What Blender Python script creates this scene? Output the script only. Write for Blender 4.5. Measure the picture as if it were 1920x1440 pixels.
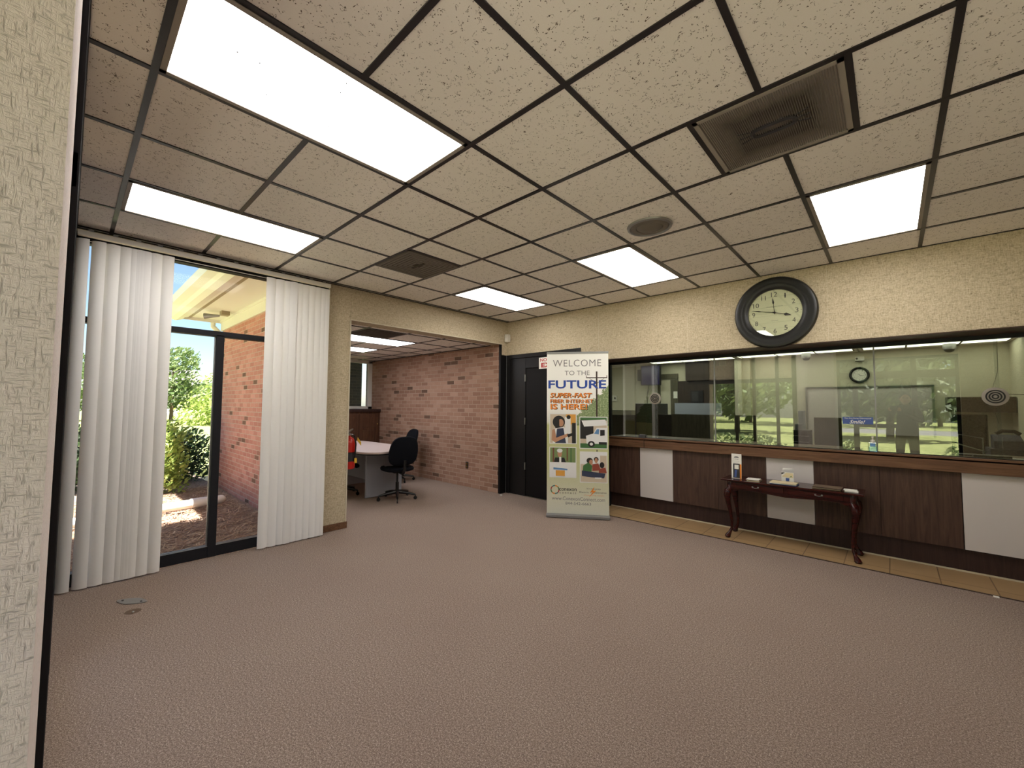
import bpy, bmesh, math, random
from mathutils import Vector, Matrix
random.seed(7)
S = bpy.context.scene
for o in list(bpy.data.objects): bpy.data.objects.remove(o)
C = bpy.context.collection
PI = math.pi

# ---------------------------------------------------------------- camera
CAM = Vector((1.6093, -1.4092, 1.4319))
def cam_rot(y, p, ro):
    f = Vector((-math.sin(y)*math.cos(p), math.cos(y)*math.cos(p), math.sin(p)))
    rt = Vector((math.cos(y), math.sin(y), 0)); up = rt.cross(f)
    c, s = math.cos(ro), math.sin(ro)
    r2 = c*rt + s*up; u2 = -s*rt + c*up
    return Matrix((r2, u2, -f)).transposed()
cd = bpy.data.cameras.new('camera'); cam = bpy.data.objects.new('camera', cd); C.objects.link(cam)
cd.sensor_width = 36; cd.lens = 770.3/1920*36; cd.clip_start = .01; cd.clip_end = 400
cam.matrix_world = Matrix.Translation(CAM) @ cam_rot(.7461, .0519, .0059).to_4x4()
S.camera = cam

# ---------------------------------------------------------------- sky, sun, exposure
W = bpy.data.worlds.new('sky'); S.world = W; W.use_nodes = True
wn = W.node_tree.nodes; wl = W.node_tree.links; wn.clear()
sky = wn.new('ShaderNodeTexSky'); sky.sky_type = 'NISHITA'; sky.sun_disc = False
sky.sun_elevation = math.radians(62); sky.sun_rotation = math.radians(105); sky.altitude = 50
sky.air_density = 1.0; sky.dust_density = .8; sky.ozone_density = 1.6
bg = wn.new('ShaderNodeBackground'); bg.inputs[1].default_value = .128
wo = wn.new('ShaderNodeOutputWorld'); wl.new(sky.outputs[0], bg.inputs[0]); wl.new(bg.outputs[0], wo.inputs[0])
sd = bpy.data.lights.new('sun', 'SUN'); sd.energy = 15.5; sd.angle = math.radians(.6); sd.color = (1, .95, .87)
sun = bpy.data.objects.new('sun', sd); C.objects.link(sun)
sun.rotation_euler = Vector((.305, -.08, 1)).to_track_quat('Z', 'Y').to_euler()
LAMP = 6.2          # radiance of the ceiling light diffusers
S.view_settings.view_transform = 'Standard'; S.view_settings.look = 'None'
S.view_settings.gamma = 1; S.view_settings.use_curve_mapping = False
S.view_settings.exposure = 0.88
S.cycles.max_bounces = 10; S.cycles.diffuse_bounces = 5; S.cycles.glossy_bounces = 4
S.cycles.transparent_max_bounces = 16; S.cycles.transmission_bounces = 8
S.cycles.use_denoising = True; S.cycles.sample_clamp_indirect = 6
S.cycles.caustics_reflective = False; S.cycles.caustics_refractive = False

# ---------------------------------------------------------------- materials
def lin(c):
    return tuple((x/255/12.92 if x/255 <= .04045 else ((x/255+.055)/1.055)**2.4) for x in c[:3]) + (1,)
MATS = {}
def mat(name, rgb=(128,128,128), rough=.6, metal=0, spec=.5, emit=None, estr=0, build=None):
    if name in MATS: return MATS[name]
    m = bpy.data.materials.new(name); m.use_nodes = True
    b = m.node_tree.nodes['Principled BSDF']
    b.inputs['Base Color'].default_value = lin(rgb); b.inputs['Roughness'].default_value = rough
    b.inputs['Metallic'].default_value = metal; b.inputs['Specular IOR Level'].default_value = spec
    if emit: b.inputs['Emission Color'].default_value = lin(emit); b.inputs['Emission Strength'].default_value = estr
    if build: build(m, m.node_tree.nodes, m.node_tree.links, b)
    MATS[name] = m; return m
def N(n, t, **k):
    x = n.new(t)
    for a, v in k.items():
        if a in x.inputs: x.inputs[a].default_value = v
        else: setattr(x, a, v)
    return x
def coords(n, l, sc=(1,1,1), rot=(0,0,0)):
    tc = n.new('ShaderNodeTexCoord'); geo = n.new('ShaderNodeNewGeometry')
    mp = n.new('ShaderNodeMapping'); mp.inputs['Scale'].default_value = sc; mp.inputs['Rotation'].default_value = rot
    l.new(geo.outputs['Position'], mp.inputs[0]); n.remove(tc); return mp.outputs[0]
def noise(n, l, vec, scale, detail=2, rough=.5, dist=0):
    x = n.new('ShaderNodeTexNoise'); x.inputs['Scale'].default_value = scale; x.inputs['Detail'].default_value = detail
    x.inputs['Roughness'].default_value = rough; x.inputs['Distortion'].default_value = dist
    if vec is not None: l.new(vec, x.inputs['Vector'])
    return x.outputs['Fac']
def ramp(n, l, fac, stops):
    x = n.new('ShaderNodeValToRGB'); e = x.color_ramp.elements
    while len(e) > 1: e.remove(e[-1])
    e[0].position = stops[0][0]; e[0].color = lin(stops[0][1]) if len(stops[0][1]) == 3 else stops[0][1]
    for p, c in stops[1:]:
        k = e.new(p); k.color = lin(c) if len(c) == 3 else c
    l.new(fac, x.inputs[0]); return x.outputs[0]
def math_(n, l, op, a, b=None, c=None):
    x = n.new('ShaderNodeMath'); x.operation = op
    for i, v in enumerate((a, b, c)):
        if v is None: continue
        if isinstance(v, (int, float)): x.inputs[i].default_value = v
        else: l.new(v, x.inputs[i])
    return x.outputs[0]
def bump(n, l, b, h, strength=.3, dist=.01):
    x = n.new('ShaderNodeBump'); x.inputs['Strength'].default_value = strength; x.inputs['Distance'].default_value = dist
    l.new(h, x.inputs['Height']); l.new(x.outputs[0], b.inputs['Normal'])
def mixc(n, l, f, a, c, bt='MIX'):
    x = n.new('ShaderNodeMix'); x.data_type = 'RGBA'; x.blend_type = bt
    for i, v in ((0, f), (6, a), (7, c)):
        if isinstance(v, (int, float)): x.inputs[i].default_value = v
        elif isinstance(v, tuple): x.inputs[i].default_value = lin(v) if len(v) == 3 else v
        else: l.new(v, x.inputs[i])
    return x.outputs[2]

def b_carpet(m, n, l, b):
    v = coords(n, l)
    a = noise(n, l, v, 240, 2, .7); c = noise(n, l, v, 1.3, 3, .5); f = noise(n, l, v, 110, 2, .6)
    s = math_(n, l, 'ADD', math_(n, l, 'MULTIPLY', a, .65), math_(n, l, 'MULTIPLY', f, .35))
    col = ramp(n, l, s, [(.3, (70,58,52)), (.45, (124,109,99)), (.55, (162,145,133)), (.68, (222,206,192))])
    col = mixc(n, l, math_(n, l, 'MULTIPLY', c, .35), col, (116,92,84))
    l.new(col, b.inputs['Base Color']); bump(n, l, b, s, .35, .003)
mat('carpet', rough=1, spec=.1, build=b_carpet)
def b_tileceil(m, n, l, b):
    v = coords(n, l)
    w = noise(n, l, v, 27, 3, .55, .9); w2 = noise(n, l, v, 21, 2, .5)
    band = math_(n, l, 'LESS_THAN', math_(n, l, 'ABSOLUTE', math_(n, l, 'SUBTRACT', w, .5)), .0095)
    msk = math_(n, l, 'GREATER_THAN', noise(n, l, v, 34, 1, .5), .565)
    fis = math_(n, l, 'MULTIPLY', band, msk)
    vo = n.new('ShaderNodeTexVoronoi'); vo.inputs['Scale'].default_value = 75; l.new(v, vo.inputs['Vector'])
    dot = math_(n, l, 'MULTIPLY', math_(n, l, 'LESS_THAN', vo.outputs['Distance'], .17), math_(n, l, 'GREATER_THAN', w2, .5))
    h = math_(n, l, 'MAXIMUM', fis, dot)
    fine = noise(n, l, v, 300, 1)
    base = mixc(n, l, fine, (238,232,224), (247,242,236))
    col = mixc(n, l, math_(n, l, 'MULTIPLY', h, .9), base, (70,52,30))
    l.new(col, b.inputs['Base Color']); bump(n, l, b, math_(n, l, 'SUBTRACT', 1, h), .5, .004)
mat('ceiling_tile', rough=.95, spec=.15, build=b_tileceil)
mat('grid_black', (34,31,34), .35, 0, .5)
mat('metal_black', (24,23,24), .4, 0, .4)
mat('bronze', (36,36,40), .6, 0, .15)
def b_paper(m, n, l, b):
    v = coords(n, l)
    hx = noise(n, l, coords(n, l, (22, 22, 150)), 1, 3, .65, .4)
    hz = noise(n, l, coords(n, l, (170, 170, 26)), 1, 3, .65, .4)
    sp = noise(n, l, v, 95, 3, .7)
    s = math_(n, l, 'MULTIPLY', math_(n, l, 'ADD', math_(n, l, 'ADD', hx, hz), sp), .333)
    col = ramp(n, l, s, [(.36, (138,125,102)), (.46, (182,168,142)), (.54, (200,186,160)), (.66, (218,206,186))])
    l.new(col, b.inputs['Base Color']); bump(n, l, b, s, .5, .006)
mat('wallpaper', rough=.85, spec=.2, build=b_paper)
def b_paper2(m, n, l, b):
    hx = noise(n, l, coords(n, l, (52, 52, 260)), 1, 3, .6, .5)
    hz = noise(n, l, coords(n, l, (280, 280, 44)), 1, 3, .6, .5)
    s = math_(n, l, 'MAXIMUM', hx, hz)
    col = ramp(n, l, s, [(.4, (240,229,226)), (.56, (232,221,217)), (.68, (194,184,180))])
    l.new(col, b.inputs['Base Color']); bump(n, l, b, math_(n, l, 'SUBTRACT', 1, s), .8, .004)
mat('wallpaper_pale', rough=.8, spec=.25, build=b_paper2)
def brick(name, tone, dark_at, axis='xz', mort=(206,182,164)):
    def f(m, n, l, b):
        geo = n.new('ShaderNodeNewGeometry'); sp = n.new('ShaderNodeSeparateXYZ'); cb = n.new('ShaderNodeCombineXYZ')
        l.new(geo.outputs['Position'], sp.inputs[0])
        l.new(sp.outputs[0 if axis == 'xz' else 1], cb.inputs[0]); l.new(sp.outputs[2], cb.inputs[1])
        wob = n.new('ShaderNodeTexNoise'); wob.inputs['Scale'].default_value = 14; l.new(geo.outputs['Position'], wob.inputs['Vector'])
        vs = n.new('ShaderNodeVectorMath'); vs.operation = 'MULTIPLY_ADD'
        l.new(wob.outputs['Color'], vs.inputs[0]); vs.inputs[1].default_value = (.006, .006, 0); l.new(cb.outputs[0], vs.inputs[2])
        t = n.new('ShaderNodeTexBrick'); t.offset = .5; t.inputs['Scale'].default_value = 1
        t.inputs['Brick Width'].default_value = .205; t.inputs['Row Height'].default_value = .0725
        t.inputs['Mortar Size'].default_value = .006; t.inputs['Mortar Smooth'].default_value = .3
        t.inputs['Color1'].default_value = (0,0,0,1); t.inputs['Color2'].default_value = (1,1,1,1)
        l.new(vs.outputs[0], t.inputs['Vector'])
        col = ramp(n, l, t.outputs['Color'], [(0, (92,74,62)), (dark_at, (100,80,66)), (dark_at+.03, tone[0]), (.6, tone[1]), (1, tone[2])])
        gr = noise(n, l, geo.outputs['Position'], 60, 3, .7)
        col = mixc(n, l, math_(n, l, 'MULTIPLY', gr, .35), col, tone[0])
        col = mixc(n, l, t.outputs['Fac'], col, mort)
        l.new(col, b.inputs['Base Color'])
        bump(n, l, b, math_(n, l, 'ADD', math_(n, l, 'SUBTRACT', 1, t.outputs['Fac']), math_(n, l, 'MULTIPLY', gr, .5)), .8, .008)
    return mat(name, rough=.9, spec=.2, build=f)
brick('brick_inside', [(150,115,98), (168,132,113), (184,152,133)], .028, mort=(186,160,142))
brick('brick_outside', [(178,118,108), (192,134,122), (206,150,138)], .025, mort=(198,172,158))
brick('brick_screen', [(84,78,64), (96,88,70), (76,70,58)], .03, 'yz', (110,102,84))
def wood(name, a, c, d, axis='z', rough=.5):
    def f(m, n, l, b):
        sc = {'z': (34, 34, 2.2), 'x': (2.2, 34, 34), 'y': (34, 2.2, 34)}[axis]
        g = noise(n, l, coords(n, l, sc), 1, 4, .65, 1.2)
        sc2 = {'z': (160, 160, 5), 'x': (5, 160, 160), 'y': (160, 5, 160)}[axis]
        g2 = noise(n, l, coords(n, l, sc2), 1, 2, .5)
        col = ramp(n, l, g, [(.3, a), (.5, c), (.72, d)])
        col = mixc(n, l, math_(n, l, 'MULTIPLY', g2, .4), col, a)
        l.new(col, b.inputs['Base Color'])
    return mat(name, rough=rough, spec=.35, build=f)
wood('walnut_panel', (58,40,34), (78,56,47), (94,70,58))
wood('walnut_kick', (44,28,25), (56,38,34), (66,46,40))
wood('walnut_edge', (84,58,42), (110,78,56), (132,98,72), 'x')
wood('mahogany', (34,8,7), (54,15,12), (74,24,18), 'x', .14)
wood('cabinet_wood', (66,42,30), (88,58,40), (106,74,52), 'z')
wood('olive_wood', (74,70,56), (94,90,72), (110,104,86))
wood('dark_wood', (44,34,28), (58,46,38), (70,56,46))
mat('laminate_grey', (205,198,196), .5)
def b_tile(m, n, l, b):
    v = coords(n, l)
    t = n.new('ShaderNodeTexBrick'); t.offset = 0; t.inputs['Scale'].default_value = 1
    t.inputs['Brick Width'].default_value = .31; t.inputs['Row Height'].default_value = .6; t.inputs['Mortar Size'].default_value = .004
    t.inputs['Color1'].default_value = lin((160,130,92)); t.inputs['Color2'].default_value = lin((172,144,104)); t.inputs['Mortar'].default_value = lin((96,72,48))
    l.new(v, t.inputs['Vector']); c = mixc(n, l, math_(n, l, 'MULTIPLY', noise(n, l, v, 9, 3), .4), t.outputs['Color'], (142,112,82))
    l.new(c, b.inputs['Base Color'])
mat('floor_tile', rough=.45, build=b_tile)
mat('caulk', (196,186,160), .7)
mat('cream_paint', (206,200,180), .6); mat('white_paint', (225,222,214), .55); mat('cream_trim', (206,196,174), .6)
def b_vane(m, n, l, b):
    tr = n.new('ShaderNodeBsdfTranslucent'); tr.inputs[0].default_value = lin((240,236,230)); mx = n.new('ShaderNodeMixShader'); mx.inputs[0].default_value = .22
    out = n['Material Output']; l.new(b.outputs[0], mx.inputs[1]); l.new(tr.outputs[0], mx.inputs[2]); l.new(mx.outputs[0], out.inputs[0])
mat('blind_vane', (250,249,248), .6, spec=.3, build=b_vane)
mat('plastic_white', (226,222,212), .4); mat('plastic_black', (14,14,15), .4); mat('black_paint', (11,10,12), .5, spec=.3)
mat('steel', (170,170,168), .3, .9); mat('steel_soft', (150,150,150), .45, .7); mat('brass', (190,150,80), .3, .9)
mat('rubber_black', (16,16,18), .8)
mat('fabric_black', (22,23,29), .95, spec=.1)
mat('fabric_denim', (52,54,60), .95, spec=.1); mat('skin', (176,128,104), .6); mat('hair_dark', (40,28,22), .8)
mat('grey_panel', (160,164,176), .6); mat('table_top_grey', (196,180,176), .35)
mat('red_paint', (196,34,24), .35); mat('yellow_label', (220,178,60), .5); mat('paper_white', (236,233,226), .6)
mat('paper_cream', (222,206,168), .6); mat('paper_brown', (110,92,74), .6); mat('paper_blue', (70,92,150), .6)
mat('ink_dark', (48,46,50), .6); mat('ink_blue', (32,70,158), .5); mat('ink_orange', (238,140,44), .5); mat('ink_red', (176,34,34), .5)
mat('ink_grey', (120,118,120), .6); mat('ink_green', (70,120,60), .6); mat('ink_teal', (38,120,120), .6)
mat('brown_dark', (60,42,34), .6)
mat('tv_screen', (20,18,36), .2, emit=(70,60,130), estr=.16)
mat('screen_off', (10,10,12), .2)
def b_lamp(m, n, l, b):
    # prismatic diffuser lit by two tubes that run along y
    tc = n.new('ShaderNodeTexCoord'); sp = n.new('ShaderNodeSeparateXYZ'); l.new(tc.outputs['Generated'], sp.inputs[0])
    w = math_(n, l, 'MULTIPLY', math_(n, l, 'ADD', math_(n, l, 'COSINE', math_(n, l, 'MULTIPLY', sp.outputs[0], 4*PI)), 1), .5)
    s = math_(n, l, 'ADD', math_(n, l, 'MULTIPLY', math_(n, l, 'SUBTRACT', 1, w), LAMP*.25), LAMP*.85)
    l.new(s, b.inputs['Emission Strength'])
mat('lamp_diffuser', (235,235,235), .5, emit=(255,250,243), estr=1, build=b_lamp)
mat('lamp_strip', (235,235,235), .5, emit=(255,252,238), estr=3.0)
def b_lampb(m, n, l, b): pass
mat('lamp_cool', (235,235,235), .5, emit=(250,250,255), estr=5.2)
def clear(name, tint, refl, rough=0.0, edge=.35):
    m = bpy.data.materials.new(name); m.use_nodes = True; n = m.node_tree.nodes; l = m.node_tree.links; n.clear()
    o = n.new('ShaderNodeOutputMaterial'); t = n.new('ShaderNodeBsdfTransparent'); g = n.new('ShaderNodeBsdfGlossy')
    t.inputs[0].default_value = tint; g.inputs['Roughness'].default_value = rough; g.inputs[0].default_value = (1,1,1,1)
    lw = n.new('ShaderNodeLayerWeight'); lw.inputs[0].default_value = .12
    a = math_(n, l, 'ADD', math_(n, l, 'MULTIPLY', lw.outputs['Fresnel'], edge), refl)
    mx = n.new('ShaderNodeMixShader'); l.new(a, mx.inputs[0]); l.new(t.outputs[0], mx.inputs[1]); l.new(g.outputs[0], mx.inputs[2]); l.new(mx.outputs[0], o.inputs[0])
    MATS[name] = m; return m
clear('glass_clear', (.97,.98,.98,1), .004, 0, .12)
clear('glass_teller', (.70,.74,.66,1), .15, 0, .3)
clear('glass_clock', (.97,.98,.95,1), .05)
clear('acrylic', (.93,.95,.95,1), .05, .05)
clear('gel_blue', (.62,.82,.95,1), .05, .05)
def b_leaf(c1, c2, c3):
    def f(m, n, l, b):
        oi = n.new('ShaderNodeNewGeometry')
        col = ramp(n, l, oi.outputs['Random Per Island'], [(0, c1), (.5, c2), (1, c3)])
        l.new(col, b.inputs['Base Color'])
        tr = n.new('ShaderNodeBsdfTranslucent'); l.new(col, tr.inputs[0]); mx = n.new('ShaderNodeMixShader'); mx.inputs[0].default_value = .35
        out = n['Material Output']; l.new(b.outputs[0], mx.inputs[1]); l.new(tr.outputs[0], mx.inputs[2]); l.new(mx.outputs[0], out.inputs[0])
    return f
mat('leaf_bright', rough=.6, build=b_leaf((116,138,66), (152,170,86), (190,198,116)))
mat('leaf_mid', rough=.6, build=b_leaf((82,104,62), (110,130,78), (146,160,104)))
mat('leaf_dark', rough=.45, build=b_leaf((30,44,28), (48,66,42), (80,104,60)))
mat('leaf_pine', rough=.6, build=b_leaf((70,84,64), (96,110,84), (126,138,106)))
def b_lawn(m, n, l, b):
    v = coords(n, l); c = ramp(n, l, noise(n, l, v, 2.2, 5, .7), [(.3, (108,114,72)), (.5, (136,142,92)), (.7, (162,164,112))])
    l.new(c, b.inputs['Base Color'])
mat('lawn', rough=.95, spec=.1, build=b_lawn)
def b_straw(m, n, l, b):
    v = coords(n, l); c = ramp(n, l, noise(n, l, v, 26, 5, .75, 1), [(.3, (118,98,88)), (.5, (170,146,132)), (.7, (212,190,170))])
    l.new(c, b.inputs['Base Color']); bump(n, l, b, noise(n, l, v, 40, 4, .7), 1, .03)
mat('straw_bed', rough=1, spec=.05, build=b_straw)
mat('straw', rough=.9, build=b_leaf((146,116,96), (190,156,130), (232,206,176)))
mat('concrete', (206,198,184), .9); mat('asphalt', (120,118,116), .95); mat('bark', (98,80,66), .95)
mat('siding', (228,224,216), .8); mat('roof_grey', (110,106,104), .9); mat('pvc', (236,230,222), .45)
mat('soffit', (224,221,214), .6); mat('gutter', (222,220,212), .5); mat('vent_strip', (150,136,112), .7)
mat('louver', (112,104,96), .6); mat('louver_dark', (74,66,60), .8); mat('diff_grey', (150,142,132), .6)
M = MATS

# ---------------------------------------------------------------- mesh builder
class MB:
    def __init__(s): s.bm = bmesh.new(); s.mi = 0
    def _n(s, geom):
        for f in geom: f.material_index = s.mi
    def box(s, x0, x1, y0, y1, z0, z1, mi=None):
        if mi is not None: s.mi = mi
        x0, x1 = min(x0, x1), max(x0, x1); y0, y1 = min(y0, y1), max(y0, y1); z0, z1 = min(z0, z1), max(z0, z1)
        v = [s.bm.verts.new(p) for p in ((x0,y0,z0),(x1,y0,z0),(x1,y1,z0),(x0,y1,z0),(x0,y0,z1),(x1,y0,z1),(x1,y1,z1),(x0,y1,z1))]
        s._n([s.bm.faces.new([v[i] for i in f]) for f in ((0,3,2,1),(4,5,6,7),(0,1,5,4),(1,2,6,5),(2,3,7,6),(3,0,4,7))]); return s
    def poly(s, pts, mi=None):
        if mi is not None: s.mi = mi
        s._n([s.bm.faces.new([s.bm.verts.new(p) for p in pts])]); return s
    def prism(s, pts, d, mi=None):       # extrude a closed planar outline by the vector d
        if mi is not None: s.mi = mi
        a = [s.bm.verts.new(p) for p in pts]; b = [s.bm.verts.new(Vector(p)+Vector(d)) for p in pts]; n = len(pts)
        fs = [s.bm.faces.new(a[::-1]), s.bm.faces.new(b)] + [s.bm.faces.new((a[i], a[(i+1)%n], b[(i+1)%n], b[i])) for i in range(n)]
        s._n(fs); return s
    def rings(s, rings, cap=True, closed=True, mi=None):
        if mi is not None: s.mi = mi
        R = [[s.bm.verts.new(p) for p in r] for r in rings]; n = len(rings[0]); fs = []
        for a, b in zip(R, R[1:]):
            for i in range(n if closed else n-1):
                j = (i+1) % n; fs.append(s.bm.faces.new((a[i], a[j], b[j], b[i])))
        if cap and closed: fs += [s.bm.faces.new(R[0][::-1]), s.bm.faces.new(R[-1])]
        s._n(fs); return s
    def tube(s, path, r, seg=8, cap=True, mi=None, sq=1):
        P = [Vector(p) for p in path]; rs = r if isinstance(r, (list, tuple)) else [r]*len(P); out = []
        up = None
        for i, p in enumerate(P):
            d = (P[min(i+1, len(P)-1)] - P[max(i-1, 0)]).normalized()
            if up is None: up = Vector((0,0,1)) if abs(d.z) < .9 else Vector((1,0,0))
            a = (up - d*up.dot(d)).normalized(); up = a; b = d.cross(a)
            out.append([p + (a*math.cos(t) + b*math.sin(t)*sq)*rs[i] for t in (2*PI*k/seg for k in range(seg))])
        return s.rings(out, cap, True, mi)
    def lathe(s, prof, c, seg=32, axis='z', mi=None, cap=True):   # prof: (radius, height) pairs
        c = Vector(c); out = []
        for r, h in prof:
            ring = []
            for k in range(seg):
                t = 2*PI*k/seg; x, y = r*math.cos(t), r*math.sin(t)
                ring.append(c + (Vector((x, y, h)) if axis == 'z' else Vector((x, -h, y)) if axis == '-y' else Vector((h, x, y))))
            out.append(ring)
        return s.rings(out, cap, True, mi)
    def ball(s, c, r, seg=16, mi=None):
        if mi is not None: s.mi = mi
        r = r if isinstance(r, tuple) else (r, r, r)
        g = bmesh.ops.create_uvsphere(s.bm, u_segments=seg, v_segments=max(6, seg//2), radius=1, matrix=Matrix.Translation(c) @ Matrix.Diagonal((*r, 1)))
        s._n({f for v in g['verts'] for f in v.link_faces}); return s
    def build(s, name, mats, parent=None, bev=0, smooth=False, local=False, seg=2, sub=0):
        bmesh.ops.recalc_face_normals(s.bm, faces=s.bm.faces)
        me = bpy.data.meshes.new(name); s.bm.to_mesh(me); s.bm.free()
        for m in (mats if isinstance(mats, (list, tuple)) else [mats]): me.materials.append(M[m])
        o = bpy.data.objects.new(name, me); C.objects.link(o)
        if smooth: me.shade_smooth(); me.set_sharp_from_angle(angle=.75)
        if parent:
            o.parent = parent
            if not local:
                off = Vector((0,0,0)); p = parent
                while p: off += p.location; p = p.parent
                me.transform(Matrix.Translation(-off))
        if bev:
            k = o.modifiers.new('edges', 'BEVEL'); k.width = bev; k.segments = seg; k.limit_method = 'ANGLE'; k.angle_limit = .6
        if sub:
            k = o.modifiers.new('smooth', 'SUBSURF'); k.levels = sub; k.render_levels = sub
        return o
def thing(name, label, cat, loc=(0,0,0), rz=0, group=None):
    o = bpy.data.objects.new(name, None); C.objects.link(o); o.location = loc; o.rotation_euler = (0, 0, rz)
    o.empty_display_size = .1
    o['label'] = label; o['category'] = cat
    if group: o['group'] = group
    return o
def tag(o, label, cat, group=None, kind=None):
    o['label'] = label; o['category'] = cat
    if group: o['group'] = group
    if kind: o['kind'] = kind
    return o
def struct(o, label=None, cat=None):
    o['kind'] = 'structure'
    if label: o['label'] = label
    if cat: o['category'] = cat
    return o
def dup(root, loc, rz=None, label=None):
    def cp(o, par):
        c = o.copy(); C.objects.link(c); c.parent = par
        for k in o.children: cp(k, c)
        return c
    r = cp(root, None); r.location = loc
    if rz is not None: r.rotation_euler = (0, 0, rz)
    if label: r['label'] = label
    return r
def text_mesh(txt, bold=0, spacing=1, shear=0):
    cu = bpy.data.curves.new('t', 'FONT'); cu.body = txt; cu.offset = bold; cu.space_character = spacing; cu.shear = shear
    cu.resolution_u = 3; cu.extrude = 0
    o = bpy.data.objects.new('t', cu); C.objects.link(o)
    dg = bpy.context.evaluated_depsgraph_get(); dg.update()
    me = bpy.data.meshes.new_from_object(o.evaluated_get(dg))
    bpy.data.objects.remove(o); return me
def fit_text(mb, txt, u0, u1, v0, v1, frame, bold=0, mi=0, spacing=1, shear=0, lift=0):
    """adds lettering to mb: frame(u, v, lift) gives the point"""
    me = text_mesh(txt, bold, spacing, shear)
    xs = [v.co.x for v in me.vertices]; ys = [v.co.y for v in me.vertices]
    if not xs: return
    X0, X1, Y0, Y1 = min(xs), max(xs), min(ys), max(ys)
    vs = [mb.bm.verts.new(frame(u0+(v.co.x-X0)/(X1-X0)*(u1-u0), v0+(v.co.y-Y0)/(Y1-Y0)*(v1-v0), lift)) for v in me.vertices]
    for p in me.polygons:
        try: f = mb.bm.faces.new([vs[i] for i in p.vertices]); f.material_index = mi
        except ValueError: pass
    bpy.data.meshes.remove(me)

# ================================================================ ROOM SHELL
H = 2.82; T = .6096; YB = 3.56; XL = -3.1
# floor
m = MB(); m.box(-3.1, 5, -2.0, 3.46, -.1, 0); m.box(-3.1, -1.41, 3.46, 3.56, -.1, 0); m.box(-7.35, -3.1, .85, 3.42, -.1, 0)
floor = struct(m.build('floor', 'carpet'), 'brown speckled carpet floor of the lobby', 'floor')
m = MB(); m.box(-1.41, 5, 3.463, 3.985, -.1, .004)
struct(m.build('trim_1', 'floor_tile'), 'tan tile strip along the foot of the counter', 'floor')
m = MB(); m.box(-1.41, 5, 3.452, 3.464, -.09, .006)
struct(m.build('trim_2', 'brown_dark'))
m = MB(); m.box(-1.43, 5, 3.965, 3.972, .003, .018)
struct(m.build('trim_3', 'caulk'))
# ceiling
m = MB(); m.box(-3.12, 5, -1.45, 3.6, H+.006, H+.06); m.box(-.05, 5, -2.0, -1.45, H+.006, H+.06)
struct(m.build('ceiling', 'ceiling_tile'), 'fissured tan tile ceiling of the lobby', 'ceiling')
m = MB(); g = .013
LIGHTS = [(-1,-2), (-4,-2), (-1,3), (-4,3), (2,3)]          # 2 x 4 panels, first corner in tiles
def inlight(a, b): return any(la <= a < la+1 and lb <= b < lb+2 for la, lb in LIGHTS)
def in_vent(a, b): return b == 1 and (-4 <= a <= -3 or 1 <= a <= 2)
for b in range(-2, 6):          # bars along x, tile by tile so that they stop at the lights
    for a in range(-5, 8):
        if any(la <= a < la+1 and b == lb+1 for la, lb in LIGHTS): continue
        m.box(max(a*T, -3.1) - (.0 if a > -5 else 0), (a+1)*T, b*T-g, b*T+g, H, H+.012)
m.box(-3.1, -5*T, -2*T-g, -2*T+g, H, H+.012)
for a in range(-5, 9):
    for b in range(-3, 6):
        y0, y1 = max(b*T, -1.42), min((b+1)*T, 3.56)
        if b == 1 and a in (-3, 2): continue
        m.box(a*T-g, a*T+g, y0, y1, H+.0005, H+.012)
for a in (-3.5, -2.5, 1.5, 2.5): m.box(a*T-g, a*T+g, T, 2*T, H+.0005, H+.012)
m.box(-3.1, -3.09, -1.42, 3.56, H-.003, H+.012); m.box(-3.1, 5, 3.552, 3.56, H-.001, H+.012)
m.box(-3.1, 5, -1.44, -1.409, H-.004, H+.012)
struct(m.build('trim_4', 'grid_black'), 'black ceiling grid bars', 'trim')
# window wall (x = -3.1): pier, header over the opening, return by the door
m = MB()
m.box(-3.35, XL, .585, .845, -.1, H+.05); m.box(-3.35, XL, .845, 3.43, 2.44, H+.05); m.box(-3.3, XL+.0005, 3.43, 3.7, 2.262, H+.05)
m.box(-3.35, -3.16, -1.6, .585, 2.76, H+.05)
struct(m.build('wall_left', 'wallpaper', bev=.004), 'cream wallpapered wall with the wide opening to the back office', 'wall')
m = MB(); m.box(-3.104, -3.092, .838, .852, 0, 2.44); m.box(-3.104, -3.092, .838, 3.44, 2.434, 2.446)
m.box(-3.104, -3.09, .579, .59, 0, 2.77)
struct(m.build('trim_5', 'cream_trim'))
m = MB(); m.box(-3.1, -3.085, .585, .86, 0, .075); m.box(-3.34, -3.1, .845, .857, 0, .075)
struct(m.build('baseboard_left', 'walnut_edge', bev=.004), 'brown wooden baseboard of the cream pier', 'trim')
# black end trim of the brick wall, door wall
m = MB(); m.box(-3.14, -3.095, 3.405, 3.432, 0, 2.44); m.box(-3.3, -3.094, 3.425, 3.56, 0, 2.255)
struct(m.build('trim_6', 'black_paint', bev=.003), 'black painted jamb between brick wall and door', 'trim')
# bulkhead wall over door and teller windows
m = MB(); m.box(-3.3, -1.64, YB, 3.75, 2.262, H+.05); m.box(-1.64, 5, YB, 3.75, 2.068, H+.05); m.box(-1.64, -1.405, YB, 3.75, -.1, 2.07)
m.box(-1.44, 5, 3.75, 4.0, 2.3, H+.05)
struct(m.build('wall_back', 'wallpaper'), 'cream wallpapered wall above the teller counter', 'wall')
m = MB()
for x in (-1.35, -.15, 1.18, 2.45, 3.7): m.box(x-.0012, x+.0012, YB-.0015, YB, 2.07, H)
struct(m.build('trim_7', 'cream_trim'))
m = MB(); m.box(-1.4, 5, YB+.002, 3.93, 2.06, 2.0665)
struct(m.build('trim_8', 'walnut_panel'), 'brown underside board above the teller glass', 'trim')
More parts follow.
